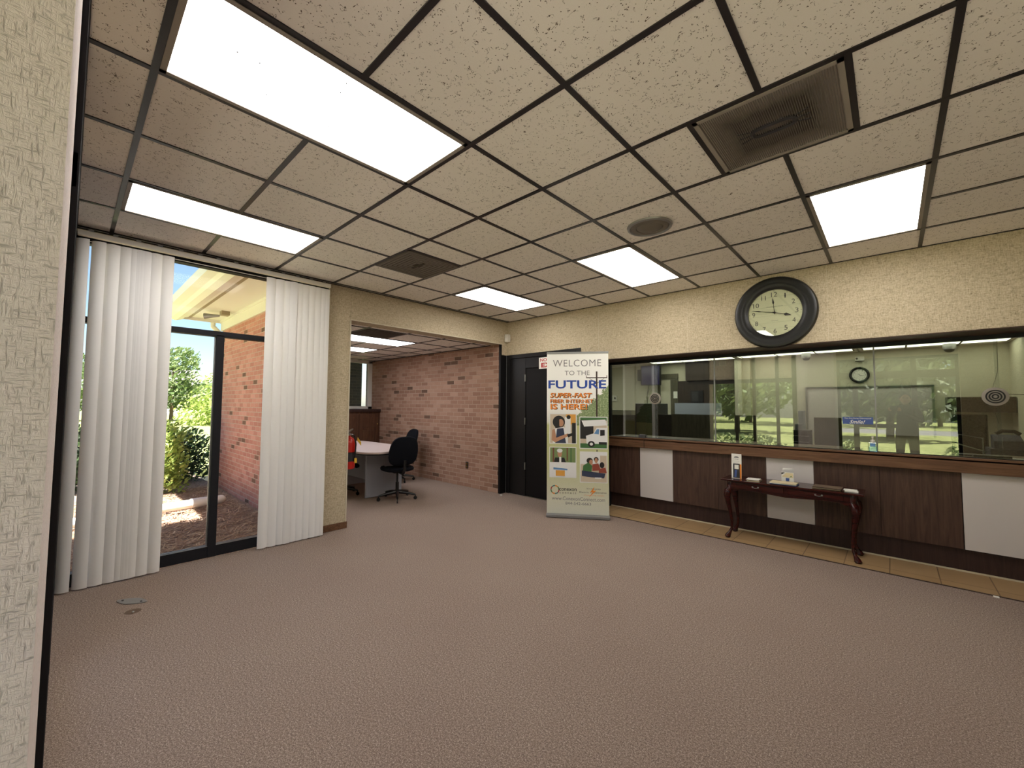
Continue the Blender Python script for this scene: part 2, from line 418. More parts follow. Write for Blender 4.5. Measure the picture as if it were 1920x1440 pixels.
# door_1, black
m = MB(); m.box(-3.3, -1.64, 3.6, 3.66, 0, 2.262)
dr = struct(m.build('door_1', 'black_paint'), 'black door with a wide black surround behind the banner', 'door')
m = MB(); m.box(-3.1, -3.03, 3.545, 3.6, 0, 2.262); m.box(-1.71, -1.64, 3.545, 3.6, 0, 2.262); m.box(-3.03, -1.71, 3.545, 3.6, 2.2, 2.262); m.box(-3.03, -2.7, 3.57, 3.6, 0, 2.2); m.box(-2.7, -1.71, 3.57, 3.6, 2.03, 2.2)
m.build('door_frame', 'metal_black', dr, bev=.004)
m = MB(); m.box(-3.103, -3.093, 3.535, 3.548, 0, 2.25); m.build('frame_bead', 'steel_soft', dr)
m = MB(); m.box(-2.69, -1.76, 3.575, 3.6, .01, 2.02); m.build('door_leaf', 'black_paint', dr, bev=.003)
for z in (.47, 1.18, 1.87):
    m = MB(); m.tube([(-2.7, 3.562, z-.055), (-2.7, 3.562, z+.055)], .012, 8); m.build('hinge', 'steel', dr, smooth=True)
# storefront wall, close to the camera and behind it
m = MB(); m.box(.1, .75, -2.2, -1.425, -.1, H+.05)
pier = struct(m.build('wall_front', 'wallpaper_pale'), 'pale fibre-textured pier standing beside the storefront frame', 'wall')
m = MB(); m.box(-3.35, -1.7, -1.75, -1.46, -.1, H+.05); m.box(-1.7, .1, -1.75, -1.46, 2.07, H+.05); m.box(2.55, 3.4, -2.2, -1.9, -.1, H+.05); m.box(3.4, 5, -2.2, -1.9, 2.45, H+.05); m.box(.75, 2.55, -2.2, -1.99, 2.45, H+.05)  # open bay at the east end is added, unseen, to admit daylight
struct(m.build('wall_storefront', 'wallpaper'), 'cream wall around the storefront windows', 'wall')
m = MB(); m.box(5, 5.2, -2.2, 8.6, -.1, H+.05); struct(m.build('wall_right', 'wallpaper'))
m = MB()
for x0, x1 in ((-3.1, -3.02), (-1.78, -1.7), (-1.12, -1.06), (-.75, -.69), (-.29, -.23), (.02, .1)): m.box(x0, x1, -1.47, -1.4125, 0, 2.8)
m.box(-3.1, .1, -1.47, -1.414, 0, .1); m.box(-1.7, .1, -1.47, -1.4165, 1.98, 2.07); m.box(-3.02, -1.78, -1.47, -1.44, 0, H)
w2 = struct(m.build('window_2', 'bronze'), 'dark bronze storefront frame running along the pier', 'window')
m = MB(); m.box(-1.7, .05, -1.462, -1.456, .1, 1.98); m.build('pane', 'glass_clear', w2)
m = MB()
for x0, x1 in ((.75, .8), (1.0, 1.09), (1.9, 1.98), (2.5, 2.55)): m.box(x0, x1, -2.06, -2.0, 0, 2.45)
m.box(.75, 2.55, -2.06, -2.0, 2.02, 2.17); m.box(.75, 2.55, -2.06, -2.0, 0, .1); m.box(1.09, 1.9, -2.06, -2.0, .1, .3); m.box(1.09, 1.9, -2.0, -1.97, 1.02, 1.1); m.box(.75, 2.55, -2.06, -2.0, 2.4, 2.45)
w3 = struct(m.build('window_3', 'bronze'), 'storefront entrance frame with push bar', 'window')
m = MB(); m.box(.8, 2.5, -2.036, -2.03, .1, 2.4); m.build('pane', 'glass_clear', w3)
# west window (window_1) in the window wall
m = MB()
m.box(-3.2, -3.115, -1.44, .585, 0, .1); m.box(-3.2, -3.11, -1.44, .585, 2.075, 2.125); m.box(-3.2, -3.11, -.465, -.4, 0, 2.09)
m.box(-3.2, -3.11, -1.44, -1.38, 0, 2.78); m.box(-3.2, -3.11, .52, .585, 0, 2.78); m.box(-3.2, -3.11, -1.44, .585, 2.72, 2.8)
w1 = struct(m.build('window_1', 'bronze', bev=.003), 'tall dark-framed window looking onto the shrub bed', 'window')
m = MB(); m.box(-3.164, -3.158, -1.4, -.43, .09, 2.76); m.build('pane', 'glass_clear', w1)
m = MB(); m.box(-3.164, -3.158, -.43, .55, .09, 2.76); m.build('pane', 'glass_clear', w1)
m = MB(); m.box(-3.157, -3.14, -1.39, -.466, .1, .108); m.box(-3.125, -3.113, -1.39, -.466, .1, .106); m.box(-3.157, -3.14, -.399, .53, .1, .108); m.box(-3.125, -3.113, -.399, .53, .1, .106)
m.box(-3.15, -3.135, -.475, -.465, .1, 2.07)
m.build('glazing_bead', 'steel_soft', w1)

# ---------------------------------------------------------------- back office shell
m = MB(); m.box(-7.35, -3.35, .6, .85, -.1, 3.0); struct(m.build('wall_office', 'wallpaper'))
m = MB(); m.box(-7.6, -3.12, 3.42, 3.56, -.1, 2.6)
struct(m.build('wall_brick', 'brick_inside'), 'pink brick wall of the back office', 'wall')
m = MB(); m.box(-7.6, -7.35, .6, 1.95, -.1, 2.6); m.box(-7.6, -7.35, 1.95, 3.42, -.1, 1.33)
struct(m.build('wall_far', 'wallpaper'), 'far wall of the back office', 'wall')
m = MB(); m.box(-7.39, -7.31, 3.33, 3.42, 1.33, 2.44); m.box(-7.39, -7.31, 1.95, 3.42, 1.33, 1.39); m.box(-7.39, -7.31, 1.95, 3.42, 2.38, 2.44); m.box(-7.39, -7.31, 1.95, 2.0, 1.33, 2.44)
w4 = struct(m.build('window_4', 'white_paint', bev=.004), 'white framed office window above the wood cabinet', 'window')
m = MB(); m.box(-7.353, -7.348, 1.98, 3.36, 1.37, 2.4); m.build('pane', 'glass_clear', w4)
m = MB(); m.box(-8.4, -8.2, 1.0, 3.62, -.1, 3.1); struct(m.build('wall_screen', 'brick_screen'), 'brick screen wall outside the office window', 'wall')
m = MB(); m.box(-7.6, -3.35, .85, 3.42, 2.446, 2.5); struct(m.build('ceiling_office', 'ceiling_tile'), 'tile ceiling of the back office', 'ceiling')
m = MB()
OX = [-3.46 - T*k for k in range(7)]; OY = [1.25 - T + T*k for k in range(5)]
for x in OX: m.box(x-g, x+g, .85, 3.42, 2.4395, 2.452)
for y in OY:
    if y > .85:
        for a, b in ((-7.35, OX[4]+0), (OX[3], OX[2]), (OX[1], -3.35)):
            m.box(a, b, y-g, y+g, 2.44, 2.452)
        if abs(y-1.86) > .1: m.box(OX[4], OX[3], y-g, y+g, 2.44, 2.452); m.box(OX[2], OX[1], y-g, y+g, 2.44, 2.452)
m.box(-7.35, -3.35, 3.41, 3.42, 2.43, 2.45)
struct(m.build('trim_10', 'grid_black'))

# ---------------------------------------------------------------- teller room shell
Z2 = 2.44
m = MB(); m.box(-4.3, 5, 3.98, 8.6, -.1, 0); struct(m.build('floor_teller', 'carpet'))
m = MB(); m.box(-4.3, 5, 4.0, 8.6, Z2+.003, Z2+.06); struct(m.build('ceiling_teller', 'ceiling_tile'), 'low tile ceiling of the teller room', 'ceiling')
m = MB(); m.box(-4.3, -.82, 8.35, 8.6, -.1, Z2+.05); m.box(-.55, 5, 8.35, 8.6, -.1, Z2+.05); 
struct(m.build('wall_teller', 'cream_paint'), 'cream back wall of the room behind the teller glass', 'wall')
m = MB(); m.box(-.82, -.69, 8.15, 8.6, -.1, Z2+.05); m.box(-.69, -.55, 8.25, 8.6, -.1, Z2+.05); struct(m.build('pilaster', 'cream_paint'), 'cream pilaster on the back wall behind the glass', 'wall')
m = MB(); m.box(-4.5, -4.3, 3.66, 8.6, -.1, Z2+.05); struct(m.build('wall_teller_west', 'cream_paint'))
m = MB(); m.box(-4.3, -1.43, 3.9, 4.0, -.1, Z2+.05); struct(m.build('wall_teller_front', 'cream_paint'))
m = MB(); m.box(2.95, 3.1, 4.0, 8.35, -.1, Z2+.05); struct(m.build('wall_teller_east', 'cream_paint'), 'cream side wall holding the handwritten poster', 'wall')
m = MB(); m.box(-1.41, -1.4, 3.556, 3.99, 0, 2.06); m.box(-1.4, 5, 3.935, 3.985, 2.025, 2.065); m.box(-1.4, 5, 3.935, 3.985, .99, 1.006); m.box(-1.4, -1.385, 3.935, 3.985, 1, 2.04)
w5 = struct(m.build('window_5', 'black_paint'), 'black framed run of tinted glass above the counter', 'window')
for x0, x1 in ((-1.39, .022), (.028, 1.489), (1.495, 3.2), (3.206, 4.9)):
    m = MB(); m.box(x0, x1, 3.948, 3.96, 1.004, 2.03); m.build('pane', 'glass_teller', w5)
m = MB()
for x in (.025, 1.492, 3.203): m.box(x-.006, x+.006, 3.943, 3.962, 1.0, 2.03)
m.build('glass_joint', 'steel_soft', w5)
# grid lines and wood bulkhead in teller room
m = MB()
for k in range(-4, 9): m.box(k*T-.02-g, k*T-.02+g, 4.0, 8.35, Z2, Z2+.01)
for k in range(0, 7): m.box(-4.3, 5, 8.1-k*T-g, 8.1-k*T+g, Z2+.0005, Z2+.01)
struct(m.build('trim_11', 'grid_black'))
m = MB(); m.box(-1.86, -.83, 8.22, 8.345, 2.02, Z2); m.box(-2.07, -.83, 8.3, 8.345, 0, 2.02)
struct(m.build('wall_wood', 'dark_wood'), 'brown wood panelling at the end of the teller room', 'wall')
m = MB(); m.box(-2.62, -2.1, 8.325, 8.345, 0, 2.1)
d2 = struct(m.build('door_2', 'cream_paint'), 'pale office door with a dark frame', 'door')
m = MB(); m.box(-2.56, -2.49, 8.3, 8.346, 0, 2.12); m.box(-2.24, -2.07, 8.3, 8.346, 0, 2.06); m.box(-2.56, -2.07, 8.3, 8.346, 2.08, 2.2); m.build('door_frame', 'olive_wood', d2)
m = MB(); m.box(-2.17, -2.08, 8.29, 8.3, 1.62, 1.78); m.build('notice', 'paper_white', d2)

# ================================================================ FIXTURES
def light_panel(name, label, x0, x1, y0, y1, z, matn, group, fr='louver'):
    t = thing(name, label, 'ceiling light', ((x0+x1)/2, (y0+y1)/2, z), 0, group)
    m = MB(); w = .022
    m.box(x0, x1, y0, y0+w, z-.001, z+.01); m.box(x0, x1, y1-w, y1, z-.001, z+.01); m.box(x0, x0+w, y0, y1, z-.001, z+.01); m.box(x1-w, x1, y0, y1, z-.001, z+.01)
    m.build('frame', fr, t)
    m = MB(); m.box(x0+w, x1-w, y0+w, y1-w, z+.003, z+.0055); m.build('diffuser', matn, t)
    return t
LL = ['large lit ceiling light beside the storefront, spotted with dead insects', 'lit ceiling light nearest the blinds window', 'lit ceiling light between round speaker and exit sign door', 'farthest small-looking lit ceiling light near the brick wall opening', 'lit ceiling light between square grille vent and round clock']
LL = ['biggest-looking lit ceiling light with dark specks in its lens', 'lit ceiling light just above the top of the vertical blinds', 'lit ceiling light beyond the round ceiling speaker', 'lit ceiling light closest to the corner above the black door', 'lit ceiling light near the large round wall clock']
order = [(-1,-2), (-4,-2), (-1,3), (-4,3), (2,3)]
for lab, (a, b) in zip(LL, order):
    t = light_panel('ceiling_light', lab, a*T+g, (a+1)*T-g, b*T+g, (b+2)*T-g, H-.002, 'lamp_diffuser', 'fluorescent light panels of the lobby', 'diff_grey')
    if (a, b) == (-1, -2):
        random.seed(3)
        for k in range(9):
            m = MB(); m.ball((a*T+.08+random.random()*.45, b*T+.15+random.random()*.9, H-.0005), (.005, .003, .002), 6); m.build('insect_speck', 'ink_dark', t)
light_panel('ceiling_light', 'long lit ceiling light of the back office behind its dark vent', OX[2]+g, OX[1]-g, 1.25+g, 1.25+2*T-g, 2.439, 'lamp_cool', 'light panels of the back office')
light_panel('ceiling_light', 'short-looking lit ceiling light deepest in the back office', OX[4]+g, OX[3]-g, 1.25+g, 1.25+2*T-g, 2.439, 'lamp_cool', 'light panels of the back office')
for i, (x0, x1, lb) in enumerate(((-2.53, -.75, 'strip light behind teller glass, the one over the television'), (-.69, 1.15, 'strip light behind teller glass over the paper-covered door'), (1.25, 3.0-.08, 'strip light behind teller glass over the small wall clock'))):
    light_panel('ceiling_light', lb, x0, x1, 7.5, 8.1, Z2-.002, 'lamp_strip', 'strip lights of the teller room')
light_panel('ceiling_light', 'added fill panel over the dark desk and television, unseen above the glass', -4.1, -1.1, 6.3, 7.0, Z2-.002, 'lamp_cool', 'strip lights of the teller room')  # added fill to brighten the television wall, not a known fixture
light_panel('ceiling_light', 'added fill panel over the olive desks, unseen above the glass', -1.0, 2.6, 5.0, 5.4, Z2-.002, 'lamp_strip', 'strip lights of the teller room')  # another added glowing panel, out of view, to brighten the desks

# square ceiling diffusers
def b_vent(mm, n, l, b):      # soot stains in a soft rectangular ring round the damper
    tc = n.new('ShaderNodeTexCoord'); sp = n.new('ShaderNodeSeparateXYZ'); l.new(tc.outputs['Generated'], sp.inputs[0])
    ax = math_(n, l, 'ABSOLUTE', math_(n, l, 'SUBTRACT', sp.outputs[0], .5)); ay = math_(n, l, 'ABSOLUTE', math_(n, l, 'SUBTRACT', sp.outputs[1], .5))
    d = math_(n, l, 'ADD', math_(n, l, 'MAXIMUM', ax, ay), math_(n, l, 'MULTIPLY', noise(n, l, tc.outputs['Generated'], 7, 3, .6), .12))
    l.new(ramp(n, l, d, [(0, (120,110,98)), (.14, (112,102,92)), (.24, (92,84,76)), (.33, (84,76,68)), (.42, (140,130,118)), (.56, (176,166,154))]), b.inputs['Base Color'])
mat('vent_plate', rough=.8, build=b_vent)
def air_diffuser(label, x0, y0, ribs):
    x1, y1 = x0+T-2*g, y0+T-2*g; cx, cy = (x0+x1)/2, (y0+y1)/2
    t = thing('air_vent', label, 'vent', (cx, cy, H), 0, 'square ceiling air vents')
    m = MB(); w = .022
    for a in ((x0, x1, y0, y0+w), (x0, x1, y1-w, y1), (x0, x0+w, y0, y1), (x1-w, x1, y0, y1)): m.box(*a, H-.003, H+.008)
    m.build('frame', 'louver' if not ribs else 'diff_grey', t)
    if ribs:
        m = MB(); n = 60; L = x1-x0-2*w
        for k in range(n): m.box(x0+w+L*(k+.3)/n, x0+w+L*(k+.62)/n, y0+w, y1-w, H-.001, H+.0015)
        m.build('louver_blades', 'louver', t)
        m = MB(); m.box(x0+w, x1-w, y0+w, y1-w, H+.0055, H+.008); m.build('back_plate', 'vent_plate', t)
        m = MB()
        pts = []
        for k in range(41):
            a = 2*PI*k/40; s = .135*math.cos(a); c = .035*math.sin(a)
            pts.append((cx+.09*math.copysign(abs(math.cos(a))**.6, math.cos(a)), cy+.035*math.copysign(abs(math.sin(a))**.6, math.sin(a)), H+.002))
        m.tube(pts, .012, 6); 
        for s in (-1, 1):
            for q in (-.03, 0, .03): m.tube([(cx+s*.1, cy+q, H+.002), (cx+s*.15, cy+q*1.6, H+.002)], .004, 5)
        m.build('damper', 'ink_dark', t, smooth=True)
    else:
        m = MB(); r = .285
        for k in range(7):
            a, b = r-k*.036, r-k*.036-.026; z = H-.007+k*.0012
            for q in ((-a, a, -a, -b), (-a, a, b, a), (-a, -b, -b, b), (b, a, -b, b)): m.box(cx+q[0], cx+q[1], cy+q[2], cy+q[3], z, z+.003)
        m.build('louver_blades', 'louver', t)
        m = MB(); m.box(x0+w, x1-w, y0+w, y1-w, H+.003, H+.0055); m.build('back_plate', 'louver_dark', t)  # one flat darker tone behind the louver rings
        m = MB(); m.box(cx-.1, cx+.1, cy-.01, cy+.01, H-.008, H+.003); m.build('damper', 'louver_dark', t)
    return t
air_diffuser('ribbed square ceiling vent with a dark sooty oblong mark', 1.5*T+g, T+g, True)
air_diffuser('dark concentric square ceiling vent nearer the blinds', -3.5*T+g, T+g, False)
t = thing('air_vent', 'dark slotted ceiling vent in the back office', 'vent', (-3.77, 1.64, 2.44), 0, None)
m = MB()
for k in range(9): m.box(OX[1]+g+.03, OX[0]-g-.03, 1.3+k*.06, 1.335+k*.06, 2.436, 2.44)
m.build('louver_blades', 'louver_dark', t)
m = MB(); m.box(OX[1]+g, OX[0]-g, 1.25+g, 1.25+T-g, 2.4405, 2.446); m.build('frame', 'brown_dark', t)
# ceiling speaker
t = thing('ceiling_speaker', 'round grey speaker grille set in a ceiling tile', 'speaker', (.27, 1.6, H), 0)
m = MB(); m.lathe([(.168,.004), (.165,-.008), (.15,-.014), (.145,-.008), (.14,.002)], (.27,1.6,H), 48, cap=False); m.build('rim', 'steel_soft', t, smooth=True)
m = MB(); m.lathe([(.143,-.002), (.13,-.01), (.1,-.012), (.095,-.006), (.088,-.012), (.04,-.015), (.001,-.016)], (.27,1.6,H), 48); m.build('grille', 'louver', t, smooth=True)

# ---------------------------------------------------------------- vertical blinds
t = thing('vertical_blind', 'off-white vertical blind drawn apart to both sides of the tall window', 'blind', (-3.0, -.4, 0))
m = MB(); m.box(-3.045, -3.0, -1.41, .56, 2.745, 2.785); m.build('headrail', 'white_paint', t, bev=.003)
for k in range(14):
    m = MB(); m.box(-3.04, -2.995, -1.35+.14*k, -1.32+.14*k, 2.785, 2.797); m.build('rail_clip', 'steel_soft', t)
m = MB(); m.tube([(-3.02, -1.40, 2.71), (-3.02, .55, 2.71)], .003, 6); m.build('spacer_chain', 'plastic_white', t)
def vane(y, ang, w=.089, zb=.012, zt=2.715):
    m = MB(); n = 8; ca, sa = math.cos(ang), math.sin(ang); ringz = []
    for z in (zb, zt):
        fr, bk = [], []
        for k in range(n+1):
            u = -w/2 + w*k/n; bow = .016*(1-(2*k/n-1)**2)
            dx, dy = bow, u
            X = -3.0 + dx*ca - dy*sa; Y = y + dx*sa + dy*ca
            fr.append((X+.0006, Y, z)); bk.append((X-.0006, Y, z))
        ringz.append(fr + bk[::-1])
    m.rings(ringz)
    return m.build('vane', 'blind_vane', t, smooth=True)
ys = [-1.379, -1.287, -1.207, -1.13, -1.078, -1.038, -1.022, -1.006, -.99, -.943, -.862]
an = [.2, .1, -.15, -.15, -.2, -.5, -.6, -.65, -.65, -.15, -.12]
for y, a in zip(ys, an): vane(y, -a-.3)
ys = [-.045, .03, .105, .135, .15, .165, .215, .28, .345, .41, .465, .5]
for k, y in enumerate(ys): vane(y, (.05 if k == 0 else -.32 if k not in (3,4,5) else -.8), .089)
for y in (-1.38, -1.207, -1.13, -1.06, -.943, -.862):
    m = MB(); m.lathe([(.004,0),(.004,.002)], (-2.98, y, 2.69), 8, 'x'); m.build('vane_eyelet', 'paper_white', t)
m = MB(); m.tube([(-3.0, -1.428, 2.74), (-2.995, -1.43, 2.3), (-3.0, -1.424, 1.7), (-2.99, -1.43, 1.2), (-3.0, -1.426, .6), (-3.0, -1.43, .24), (-2.99, -1.42, .2), (-2.985, -1.42, .3), (-2.985, -1.424, 1.0), (-2.99, -1.42, 1.8), (-2.99, -1.42, 2.74)], .0025, 6)
m.build('pull_cord', 'diff_grey', t, smooth=True)

# floor plate
t = thing('floor_outlet_plate', 'small pale metal plate with two slots screwed to carpet near window', 'outlet', (-2.47, -1.03, 0))
m = MB(); pts = []
cx, cy = -2.47, -1.03; ux, uy = .55, .83
for k in range(24):
    a = 2*PI*k/24; L = .052+.055*math.cos(a)*math.cos(a); u = math.cos(a)*L*1.0; v = math.sin(a)*.048
    pts.append((cx+u*uy+v*ux, cy+u*ux*1.2-v*uy, .001))
m.prism(pts, (0,0,.004)); m.build('plate', 'steel_soft', t)
for s in (-1, 1):
    m = MB(); m.box(cx+s*.055-.014, cx+s*.055+.014, cy+s*.045-.006, cy+s*.045+.006, .004, .0056); m.build('slot', 'ink_dark', t)
t = thing('carpet_patch', 'dark scuffed hole in the carpet with a pale screw in it', 'patch', (-2.27, -1.04, 0))
m = MB(); m.lathe([(.001,.0005), (.025,.0012), (.045,.0004)], (-2.27,-1.04,.0006), 16); m.build('scuff', 'bark', t)
m = MB(); m.lathe([(.008,0), (.006,.004)], (-2.26,-1.04,.001), 10); m.build('screw', 'steel', t)
m = MB(); m.box(2.13, 2.16, 3.42, 3.44, .001, .008)
tag(m.build('paper_scrap', 'paper_white'), 'tiny white scrap of paper lying at the edge of tan tile strip', 'paper')
m = MB(); m.box(-2.99, -2.965, 3.3, 3.33, .001, .02)
tag(m.build('floor_stop', 'plastic_white'), 'tiny white block on carpet below black jamb', 'stop')

# motion sensor, exit sign, outlet
t = thing('motion_sensor', 'white wall-mounted alarm sensor high in the corner above the door', 'sensor', (-3.05, 3.5, 2.48))
m = MB(); m.box(-3.098, -3.02, 3.49, 3.558, 2.48, 2.61); m.build('housing', 'plastic_white', t, bev=.012)
m = MB(); m.box(-3.085, -3.035, 3.486, 3.492, 2.5, 2.55); m.build('lens', 'paper_white', t)
t = thing('door_sign', 'white sign with red letters NOT AN EXIT above black door', 'sign', (-2.22, 3.56, 2.0))
m = MB(); m.box(-2.41, -1.98, 3.556, 3.562, 2.0, 2.175); m.build('board', 'paper_white', t)
m = MB(); F = lambda u, v, L: (u, 3.555-L, v)
fit_text(m, 'NOT AN', -2.385, -2.06, 2.11, 2.16, F, .02); fit_text(m, 'EXIT', -2.365, -2.03, 2.02, 2.09, F, .03)
m.build('lettering', 'ink_red', t)
t = thing('wall_outlet', 'small power outlet on the pink brick wall', 'outlet', (-3.92, 3.42, .38))
m = MB(); m.box(-3.955, -3.885, 3.413, 3.421, .32, .435); m.build('plate', 'ink_dark', t, bev=.003)
m = MB(); m.box(-3.94, -3.9, 3.409, 3.415, .335, .37); m.box(-3.94, -3.9, 3.409, 3.415, .385, .42); m.build('socket', 'brass', t)

# ---------------------------------------------------------------- big wall clock
cx, cz = .742, 2.41
t = thing('wall_clock', 'large round wall clock with wide black frame and arabic numerals', 'clock', (cx, YB, cz))
m = MB(); m.lathe([(.371,.001), (.371,.03), (.36,.05), (.335,.058), (.315,.05), (.3,.052), (.27,.05), (.252,.035), (.243,.03), (.240,.018)], (cx,YB,cz), 72, '-y', cap=False)
m.build('frame', 'plastic_black', t, smooth=True)
mat('clock_face', (214,214,186), .7)
m = MB(); m.lathe([(.245,.004), (.245,.016)], (cx,YB,cz), 64, '-y'); m.build('dial', 'clock_face', t)
F = lambda u, v, L: (cx+u, YB-.0165-L, cz+v)
for k in range(1, 13):
    a = PI/2 - k*PI/6; m = MB(); h = .024; w = .014 if k < 10 else .027
    if k in (1,): w = .006
    if k == 11: w = .02
    u, v = .192*math.cos(a), .192*math.sin(a)
    fit_text(m, str(k), u-w, u+w, v-h, v+h, F); m.build('numeral', 'ink_dark', t)
for k in range(12):
    m = MB(); a = k*PI/6; u, v = .229*math.cos(a), .229*math.sin(a); m.box(cx+u-.003, cx+u+.003, YB-.0175, YB-.0165, cz+v-.003, cz+v+.003); m.build('minute_tick', 'ink_dark', t)
m = MB()
fit_text(m, 'Westminster Clock', -.075, .075, .062, .07, F); fit_text(m, 'Quartz', -.03, .03, -.085, -.078, F)
m.build('dial_lettering', 'ink_dark', t)
def hand(name, ang, L, w, spade):
    m = MB(); d = (math.cos(ang), math.sin(ang)); p = (-d[1], d[0])
    def P(a, b): return (cx+d[0]*a+p[0]*b, YB-.021, cz+d[1]*a+p[1]*b)
    m.prism([P(-.02, w), P(L*.55, w*.6), P(L*.66, spade), P(L, 0), P(L*.66, -spade), P(L*.55, -w*.6), P(-.02, -w)], (0,-.002,0)); m.build(name, 'metal_black', t)
hand('hour_hand', math.radians(-17), .155, .004, .016)
hand('minute_hand', math.radians(167.5), .215, .003, .006)
hand('second_hand', math.radians(95), .16, .003, .010)
m = MB(); m.lathe([(.010,.016), (.010,.026), (.004,.028)], (cx,YB,cz), 16, '-y'); m.build('hub', 'metal_black', t)
m = MB(); m.lathe([(.243,.0295), (.243,.031)], (cx,YB,cz), 64, '-y'); m.build('glass', 'glass_clock', t)

# ---------------------------------------------------------------- roll-up banner
BW, BH = .79, 2.10
t = thing('rollup_banner', 'tall white roll-up banner reading WELCOME TO THE FUTURE', 'banner', (-1.72, 2.87, 0), math.atan2(.5465, .8374))
m = MB(); m.box(-.005, .8, -.06, .06, .004, .045); m.build('base', 'steel_soft', t, local=True, bev=.008)
m = MB(); m.box(-.003, .793, -.008, .008, 2.11, 2.135); m.build('top_rail', 'steel_soft', t, local=True, bev=.004)
m = MB(); m.box(.38, .4, .03, .045, .04, 2.11); m.build('support_pole', 'steel', t, local=True)
def b_ban(mm, n, l, b):
    tc = n.new('ShaderNodeTexCoord'); sp = n.new('ShaderNodeSeparateXYZ'); l.new(tc.outputs['Object'], sp.inputs[0])
    z = math_(n, l, 'DIVIDE', sp.outputs[2], 2.12)
    mp = n.new('ShaderNodeMapping'); mp.inputs['Scale'].default_value = (1, 1, 1); l.new(tc.outputs['Object'], mp.inputs[0])
    ns = noise(n, l, mp.outputs[0], 16, 4, .7); nf = noise(n, l, mp.outputs[0], 60, 3, .7)
    base = ramp(n, l, z, [(0, (232,230,220)), (.12, (226,224,206)), (.3, (208,208,160)), (.42, (204,206,150)), (.555, (200,200,140)), (.575, (226,226,214)), (.66, (246,245,242)), (1, (248,247,242))])
    # printed tree belt: behind the pole, growing taller to one side
    tx = math_(n, l, 'MULTIPLY', math_(n, l, 'SUBTRACT', sp.outputs[0], .33), .42)
    top = math_(n, l, 'ADD', math_(n, l, 'ADD', .60, tx), math_(n, l, 'MULTIPLY', math_(n, l, 'SUBTRACT', ns, .5), .16))
    inb = math_(n, l, 'MULTIPLY', math_(n, l, 'LESS_THAN', z, top), math_(n, l, 'GREATER_THAN', z, .555))
    inb = math_(n, l, 'MULTIPLY', inb, math_(n, l, 'GREATER_THAN', sp.outputs[0], .3))
    tree = ramp(n, l, nf, [(.3, (84,104,66)), (.5, (132,150,104)), (.7, (190,200,160))])
    col = mixc(n, l, inb, base, tree)
    grass = mixc(n, l, math_(n, l, 'MULTIPLY', math_(n, l, 'LESS_THAN', z, .5), math_(n, l, 'MULTIPLY', nf, .35)), col, (170,176,120))
    l.new(grass, b.inputs['Base Color'])
mat('banner_print', rough=.45, build=b_ban)
m = MB(); m.box(0, BW, -.001, .001, .04, 2.115); ban = m.build('printed_panel', 'banner_print', t, local=True)
BU = lambda u, v, L: (u*BW, -.0016-L, 2.115-v*2.075)
def btext(txt, u0, u1, v0, v1, mt, bold=0, nm='lettering', shear=0, shadow=None, spacing=1):
    m = MB()
    if shadow: fit_text(m, txt, u0+.01, u1+.01, v1+.003, v0+.003, BU, bold, 1, spacing, shear, 0)
    fit_text(m, txt, u0, u1, v1, v0, BU, bold, 0, spacing, shear, .0006)
    m.build(nm, [mt, shadow] if shadow else mt, ban, local=True)
btext('WELCOME', .10, .885, .040, .083, 'ink_grey', -.006, spacing=1.1)
btext('TO THE', .295, .70, .110, .138, 'ink_grey', -.004)
btext('FUTURE', .025, .965, .170, .222, 'ink_blue', .022)
btext('SUPER-FAST', .05, .735, .249, .279, 'ink_orange', .02, shear=.2, shadow='brown_dark')
btext('FIBER INTERNET', .055, .755, .289, .311, 'ink_orange', .016, shadow='brown_dark')
btext('IS HERE!', .06, .66, .318, .352, 'ink_orange', .022, shadow='brown_dark')
def bmesh_part(name, items, mats):
    m = MB()
    for it in items:
        if it[0] == 'r': _, u0, u1, v0, v1, mi, L = it; m.poly([BU(u0,v1,L), BU(u1,v1,L), BU(u1,v0,L), BU(u0,v0,L)], mi)
        elif it[0] == 'e':
            _, u, v, ru, rv, mi, L = it; m.poly([BU(u+ru*math.cos(k*PI/12), v+rv*math.sin(k*PI/12), L) for k in range(24)][::-1], mi)
        else: _, pts, mi, L = it; m.poly([BU(a, b, L) for a, b in pts], mi)
    return m.build(name, mats, ban, local=True)
for nm, col in (('ph_brown',(120,76,56)), ('ph_skin',(190,140,110)), ('ph_navy',(50,58,84)), ('ph_white',(232,232,232)), ('ph_black',(28,26,28)), ('ph_green',(66,110,60)), ('ph_leaf',(120,140,90)), ('ph_rust',(150,70,54)), ('ph_amber',(222,160,70)), ('ph_tan',(206,190,168)), ('ph_blue',(96,140,190))): mat(nm, col, .5)
bmesh_part('printed_pole', [('r', .80, .825, .115, .40, 0, .0003), ('r', .645, .98, .152, .158, 0, .0003), ('r', .643, .652, .140, .152, 0, .0003), ('r', .97, .98, .140, .152, 0, .0003), ('r', .805, .82, .6, .63, 0, .0003),
   ('p', [(.70,.158), (.70,.161), (.81,.19), (.81,.186)], 0, .0003), ('p', [(.93,.158), (.82,.186), (.82,.19), (.93,.161)], 0, .0003)], ['brown_dark'])
P1 = (.055, .475, .383, .563)
